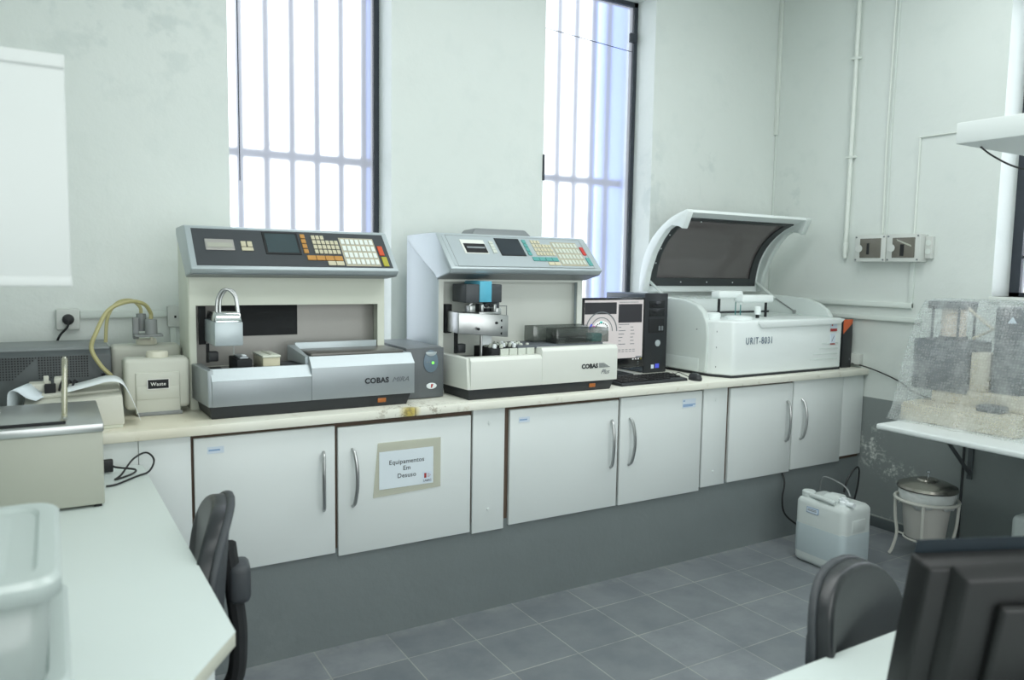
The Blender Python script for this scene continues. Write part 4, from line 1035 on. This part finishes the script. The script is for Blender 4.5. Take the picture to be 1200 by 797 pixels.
# ------------------------------------------------------------------ chairs
def chair(loc, rz, label):
    """origin on the floor under the seat, faces -y; backrest on +y side"""
    t = thing('office_chair', label, 'chair', loc, rz)
    out = []
    for k in range(36):
        a = 2*PI*k/36; ex = .86 if math.sin(a) > 0 else .5
        out.append((.205*math.copysign(abs(math.cos(a))**.82, math.cos(a)), .19*math.copysign(abs(math.sin(a))**ex, math.sin(a))))
    def padmesh(y0, y1, s, bev, zc, sag):
        b = MB(); b.prism([(x*s, z*s+zc) for x, z in out], 'y', y0, y1, bev, 4)
        for v in b.bm.verts: v.co.y += sag*((v.co.x/.2)**2)*-1+.10*(v.co.z-zc)**2*2+(v.co.z-zc)*.10
        return b
    padmesh(.20, .245, 1, .018, .73, .03).build('backrest', 'leather', t, ang=60)
    padmesh(.236, .256, 1.03, .008, .73, .03).build('back_shell', 'chair_pl', t, ang=60)
    sp = MB(); sp.tube(spline([(0, .262, .80), (0, .275, .68), (0, .285, .56), (0, .27, .44), (0, .20, .40), (0, .05, .395)], 5), .022, 10)
    for v in sp.bm.verts: v.co.x *= 1.6
    sp.build('spine', 'dark_slot', t)
    MB().box(-.045, .045, .262, .315, .655, .755, .018, 3).build('adjuster_cover', 'chair_pl', t)
    s = MB()
    s.prism([(.235*math.copysign(abs(math.cos(a))**.6, math.cos(a)), .215*math.copysign(abs(math.sin(a))**.6, math.sin(a))-.01) for a in [2*PI*k/36 for k in range(36)]], 'z', .425, .485, .022, 4)
    s.build('seat', 'leather', t, ang=60)
    MB().box(-.10, .10, -.12, .10, .385, .428, .01).build('seat_mount', 'dark_slot', t)
    MB().lathe([(.028, .10), (.028, .26), (.018, .262), (.018, .39)], (0, 0, 0), 16).build('gas_lift', 'dark_slot', t)
    for k in range(5):
        a = R(90+72*k); c, s_ = math.cos(a), math.sin(a)
        MB().tube([(0.02*c, .02*s_, .115), (.15*c, .15*s_, .098), (.27*c, .27*s_, .075)], [.026, .02, .015], 8).build('leg', 'chair_pl', t)
        q = MB(); q.lathe([(.026, -.009), (.027, 0), (.026, .009)], (0, 0, 0), 16, 'x')
        for v in q.bm.verts:
            x, y = v.co.x, v.co.y; v.co.x = .275*c+x*c-y*s_; v.co.y = .275*s_+x*s_+y*c; v.co.z += .0275
        q.build('caster', 'dark_slot', t)
    return t
chair((.097, 2.00, 0), R(-90-8), 'black vinyl office chair pushed against the left white desk')
ch = chair((1.505, .775, 0), R(12), 'black office chair behind the right desk, mostly hidden by the large monitor')
ch.scale = (.95, .95, .95)

# ------------------------------------------------------------------ right foreground desk + monitor
t = thing('corner_desk', 'white desk in the lower right corner carrying the large black monitor', 'desk', (1.6, .5, 0))
MB().box(-.9, 1.3, -.45, .417, .722, .75, .003).build('desk_top', 'desk_white', t)
for x in (-.86, 1.2): MB().box(x, x+.025, -.42, .38, 0, .722).build('side_panel', 'white_lam', t)
t = thing('large_monitor', 'large black monitor seen from behind on the lower right desk', 'monitor', (1.362, .60, .75), rot=(0, 0, R(-23)))
tilt = Matrix.Rotation(R(10), 4, 'X')
b = MB(); b.box(-.215, .245, -.02, .03, .04, .31, .008, 3)
def tl(b, name, m, par, bev=None):
    for v in b.bm.verts: v.co = tilt @ (v.co-Vector((0, 0, .2)))+Vector((0, 0, .195))
    return b.build(name, m, par)
cas = tl(b, 'casing', 'mon_black', t)
tl(MB().hexa([(-.165, -.045, .09), (.195, -.045, .09), (.21, -.018, .075), (-.18, -.018, .075), (-.165, -.045, .30), (.195, -.045, .30), (.21, -.018, .318), (-.18, -.018, .318)], .006), 'back_bulge', 'mon_black', t)
tl(MB().box(-.11, .14, -.062, -.04, .10, .26, .008, 3), 'mount_cover', 'mon_black', t)
tl(MB().box(-.205, .235, .0295, .031, .055, .33), 'screen', 'screen_off2', t)
MB().box(-.035, .065, -.07, -.03, .01, .17, .008).build('stand_neck', 'black_pl', t)
MB().prism([(.015+.13*math.cos(a), -.03+.10*math.sin(a)) for a in [2*PI*k/32 for k in range(32)]], 'z', 0, .015, .004).build('stand_base', 'black_pl', t)

# ------------------------------------------------------------------ floor items right
t = thing('plastic_carboy', 'milky white plastic carboy part full, on the floor below the corner cabinet', 'carboy', (3.425, 2.45, 0), R(-91))
hw, hd, H = .150, .112, .345
b = MB(); b.box(-hw, hw, -hd, hd, 0, H, .034, 4)
for v in b.bm.verts:
    if v.co.z > H-.04: v.co.z += .012*(1-abs(v.co.x)/hw)
b.build('body', 'carboy', t, ang=50)
MB().box(-hw-.0012, hw+.0012, -hd-.0012, hd+.0012, .03, .235, .034, 4).build('liquid_level', 'carboy_liq', t, ang=50)
MB().hexa([(-.05, -.05, H), (.06, -.05, H), (.06, .05, H), (-.05, .05, H), (-.03, -.025, H+.03), (.05, -.025, H+.035), (.05, .025, H+.035), (-.03, .025, H+.03)], .01, 3).build('shoulder', 'carboy', t)
MB().lathe([(.030, 0), (.030, .012), (.034, .014), (.034, .036), (.030, .04), (0, .041)], (-.105, -.06, H-.012), 22).build('screw_cap', 'carboy', t)
MB().tube([(-.075, -.08, H+.012), (.0, -.095, H+.018), (.08, -.095, H+.012)], .012, 10).build('handle', 'carboy', t)
v_ = MB(); v_.lathe([(.02, 0), (.02, .03), (.012, .034), (.012, .05)], (.095, -.05, H-.01), 16); v_.box(.07, .12, -.058, -.042, H+.02, H+.032, .003); v_.lathe([(.012, -.015), (.012, .03)], (.125, -.05, H+.015), 12, 'x')
v_.build('tap_valve', 'paper', t)
MB().box(hw-.004, hw+.0035, -.05, .05, .22, .28, .012).build('side_grip', 'carboy', t)
s = MB().box(-.072, -.0, -hd-.003, -hd-.0005, .275, .305, .001).build('label', 'label_blue', t)
MB().box(-.069, -.003, -hd-.0036, -hd-.003, .278, .302).build('label_paper', 'liquid_label', s)
g = MB()
for z in (.294, .287): g.box(-.064, -.010, -hd-.004, -hd-.0036, z, z+.003)
g.build('label_print', 'txt_grey', s)
tag(MB().tube(spline([(3.40, 2.34, .392), (3.41, 2.37, .425), (3.46, 2.46, .43), (3.54, 2.60, .41), (3.58, 2.65, .33), (3.60, 2.67, .2)]), .004, 8).build('drain_tube', 'fitting'), 'thin grey tube looping over the top of the carboy', 'tube')
tag(MB().tube(spline([(3.50, 2.842, .385), (3.485, 2.81, .33), (3.46, 2.80, .25), (3.47, 2.79, .17), (3.53, 2.77, .11), (3.60, 2.72, .06)]), .005, 8).build('hanging_cable', 'cable'), 'thin black cable hanging from under the corner cabinet behind the carboy', 'cable')
tag(MB().tube(spline([(3.72, 2.60, .30), (3.74, 2.60, .36), (3.79, 2.60, .415), (3.83, 2.60, .43), (3.86, 2.61, .39), (3.86, 2.62, .28), (3.85, 2.66, .08), (3.83, 2.67, .006)]), .005, 8).build('hanging_cable', 'cable'), 'black cable arching up behind the right side of the carboy', 'cable')

BX, BY = 3.90, 2.24
t = thing('waste_bin', 'white pail bin with steel lid and liner held in a tubular stand', 'bin', (BX, BY, 0))
t.scale = (.95, .95, 1.08)
MB().lathe([(.0, .125), (.098, .125), (.102, .13), (.128, .355), (.132, .358)], (0, 0, 0), 36).build('pail', 'bin_white', t)
g = []
for z, r_ in ((.290, .134), (.318, .137), (.342, .141), (.366, .139)):
    g.append([(math.cos(a)*(r_+.004*math.sin(9*a+z*90)), math.sin(a)*(r_+.004*math.sin(9*a+z*90)), z+(.012*math.sin(5*a)+.006*math.sin(11*a) if z < .3 else 0)) for a in [2*PI*k/72 for k in range(73)]])
MB().sheet(g).build('bin_liner', 'bag', t, solid=.002, ang=80)
MB().lathe([(.150, .362), (.153, .368), (.148, .380), (.10, .398), (.055, .404), (.05, .412), (.02, .418), (0, .419)], (0, 0, 0), 40).build('lid', 'stainless', t)
MB().lathe([(.006, .418), (.005, .435), (.010, .440), (.010, .450), (0, .452)], (0, 0, 0), 14).build('lid_knob', 'chrome', t)
MB().tube([(math.cos(a)*.158, math.sin(a)*.158, .310) for a in [2*PI*k/40 for k in range(40)]], .0085, 8, closed=True).build('stand_ring', 'stand_white', t)
MB().tube([(math.cos(a)*.105, math.sin(a)*.105, .118) for a in [2*PI*k/40 for k in range(40)]], .005, 8, closed=True).build('lower_ring', 'stand_white', t)
for k in range(4):
    a = R(-155+90*k); c, s_ = math.cos(a), math.sin(a)
    MB().tube(spline([(c*.156, s_*.156, .310), (c*.150, s_*.150, .2), (c*.138, s_*.138, .12), (c*.155, s_*.155, .04), (c*.17, s_*.17, .0085)], 5), .0085, 8).build('leg', 'stand_white', t)
    MB().tube([(c*.10, s_*.10, .118), (c*.142, s_*.142, .125)], .004, 6).build('stay', 'stand_white', t)
t = thing('white_jug', 'white jug on the floor at right edge, only its corner showing above the monitor', 'jug', (4.04, 1.74, 0))
MB().box(-.10, .10, -.14, .11, 0, .36, .03, 4).build('body', 'carboy', t)
MB().lathe([(.025, 0), (.025, .03), (0, .031)], (0, 0, .36), 16).build('cap', 'carboy', t)

# ------------------------------------------------------------------ wall shelf with wrapped machine
t = thing('wall_shelf', 'white wall shelf holding the bubble-wrapped machine', 'shelf', (3.30, 1.3, .78))
MB().prism([(0, .86), (-.045, -1.0), (.885, -1.0), (.885, .86)], 'z', .0, .027, .009, 3).build('board', 'white_lam', t)
for y in (.90-.02, -.5):
    MB().tube([(.50, y, 0), (.88, y, -.33)], .010, 8).build('bracket', 'dk_case', t)
    MB().box(.875, .889, y-.012, y+.012, -.36, 0.0).build('bracket_plate', 'dk_case', t)
SZ = .808
t = thing('wrapped_machine', 'grey and beige laboratory machine on the shelf, under bubble wrap', 'machine', (3.72, 1.92, SZ))
MB().box(-.20, .30, -.26, .26, .0, .085, .006).build('base', 'device_beige', t)
MB().box(-.05, .26, -.24, .20, .085, .16, .006).build('mid_body', 'device_beige', t)
MB().box(-.06, .14, .03, .30, .140, .385, .006).build('dark_cabinet', 'device_grey', t)
MB().box(-.02, .16, -.18, -.055, .085, .555, .006).build('column', 'device_grey', t)
MB().prism([(-.15, .485), (-.11, .485), (-.13, .515)], 'x', -.024, -.019).build('warning_triangle', 'liquid_label', t)
MB().lathe([(.055, 0), (.055, .135), (0, .136)], (.05, .17, .400), 28).build('cylinder', 'device_roll', t)
MB().lathe([(.062, 0), (.062, .014)], (.05, .17, .388), 28).build('collar', 'device_grey', t)
MB().box(-.03, .13, .10, .26, .535, .572, .006).build('head_cap', 'device_grey', t)
for x, y in ((-.02, .11), (-.02, .235), (.12, .11)): MB().tube([(x, y, .39), (x, y, .54)], .006, 8).build('rod', 'device_grey', t)
MB().box(-.05, .06, -.045, .025, .16, .34, .005).build('spout', 'device_beige', t)
MB().tube([(.0, .05, .40), (.02, -.03, .45), (.05, .12, .55)], .008, 8).build('hose', 'device_beige', t)
MB().box(-.14, -.06, -.16, -.06, .085, .115, .004).build('keypad', 'device_grey', t)
# bubble wrap tent: stacked loops from shelf to crown, rumpled
wr_ = thing('bubble_wrap', 'clear bubble wrap draped like a tent over the machine on the shelf', 'bubble wrap', (3.72, 1.90, SZ))
def loop(x0, x1, y0, y1, z, amp, seed, n=22):
    pts = []; 
    cs = [(x0, y1), (x0, y0), (x1, y0), (x1, y1)]
    for c in range(4):
        a = cs[c]; b2 = cs[(c+1) % 4]
        for k in range(n):
            f = k/n; x = a[0]+(b2[0]-a[0])*f; y = a[1]+(b2[1]-a[1])*f
            e = math.sin(PI*f); w = amp*(math.sin(f*17+seed+c*2)+.6*math.sin(f*41+seed*2+c))
            nx, ny = ((-1, 0), (0, -1), (1, 0), (0, 1))[c]
            pts.append((x+nx*w*e, y+ny*w*e, z+amp*.6*math.sin(f*9+seed)*(0 if z < .01 else 1)))
    return pts
L = [loop(-.262, .36, -.34, .31, .001, .008, 0), loop(-.235, .345, -.33, .305, .05, .010, .5), loop(-.205, .33, -.315, .30, .16, .012, 1.0), loop(-.170, .31, -.30, .30, .28, .010, 1.5),
     loop(-.13, .285, -.285, .30, .395, .009, 2.1), loop(-.095, .25, -.27, .29, .50, .007, 2.6), loop(-.07, .21, -.255, .27, .572, .005, 3.0),
     loop(-.045, .18, -.23, .23, .584, .003, 3.3), loop(.03, .12, -.10, .16, .582, .001, 3.5)]
b = MB(); b.sheet([l_+[l_[0]] for l_ in L])
bmesh.ops.remove_doubles(b.bm, verts=b.bm.verts, dist=1e-5)
b.build('sheet', 'wrap', wr_, ang=80)

# ------------------------------------------------------------------ upper shelf, near wall cupboard
t = thing('upper_shelf', 'thick white shelf sticking in at the upper right, seen from below', 'shelf', (2.34, 1.33, 1.895))
MB().box(0, XR-2.34-.002, -.55, 0, 0, .062, .003).build('board', 'white_lam', t)
MB().tube(spline([(.10, -.02, 0), (.14, -.04, -.028), (.24, -.06, -.055), (.40, -.08, -.062), (.6, -.08, -.05)]), .003, 6).build('cable', 'cable', t)
t = thing('wall_cupboard', 'white wall cupboard at the upper left, near and out of focus', 'cupboard', (XL, 1.55, 1.457))
MB().box(0, .030-XL, 0, .40, .0, .395, .002).build('carcass', 'cup_white', t)
MB().box(0, .031-XL, -.003, .0, .372, .394, .001).build('top_strip', 'cup_white', t)
MB().box(0, .031-XL, -.003, .0, .001, .018, .001).build('bottom_strip', 'cup_white', t)

# ------------------------------------------------------------------ light
def area(name, loc, rot, sx, sy, power, col=(1, 1, 1), spread=PI):
    ld = bpy.data.lights.new(name, 'AREA'); ld.shape = 'RECTANGLE'; ld.size = sx; ld.size_y = sy; ld.energy = power; ld.color = col; ld.spread = spread
    o = bpy.data.objects.new(name, ld); C.objects.link(o); o.location = loc; o.rotation_euler = rot; return o
area('ceiling_light_near', (1.2, .5, ZC-.03), (0, 0, 0), 2.4, .6, 24, (.97, 1, .99))
area('ceiling_light_far', (2.2, 2.0, ZC-.03), (0, 0, 0), 2.8, .6, 28, (.97, 1, .99))
area('front_fill_light', (1.3, YF+.05, 1.6), (R(90), 0, 0), 3.6, 2.2, 62, (.97, 1, 1))  # fill lamp added behind the camera for frontal light, no window there
w = bpy.data.worlds.new('world'); SC.world = w; w.use_nodes = True
bg = w.node_tree.nodes['Background']; bg.inputs[0].default_value = (.93, .965, 1, 1); bg.inputs[1].default_value = 2.9
SC.view_settings.view_transform = 'Standard'; SC.view_settings.look = 'None'
SC.view_settings.exposure = 0.0
SC.cycles.use_denoising = True
SC.cycles.max_bounces = 10; SC.cycles.transparent_max_bounces = 16; SC.cycles.diffuse_bounces = 5
SC.cycles.sample_clamp_indirect = 6
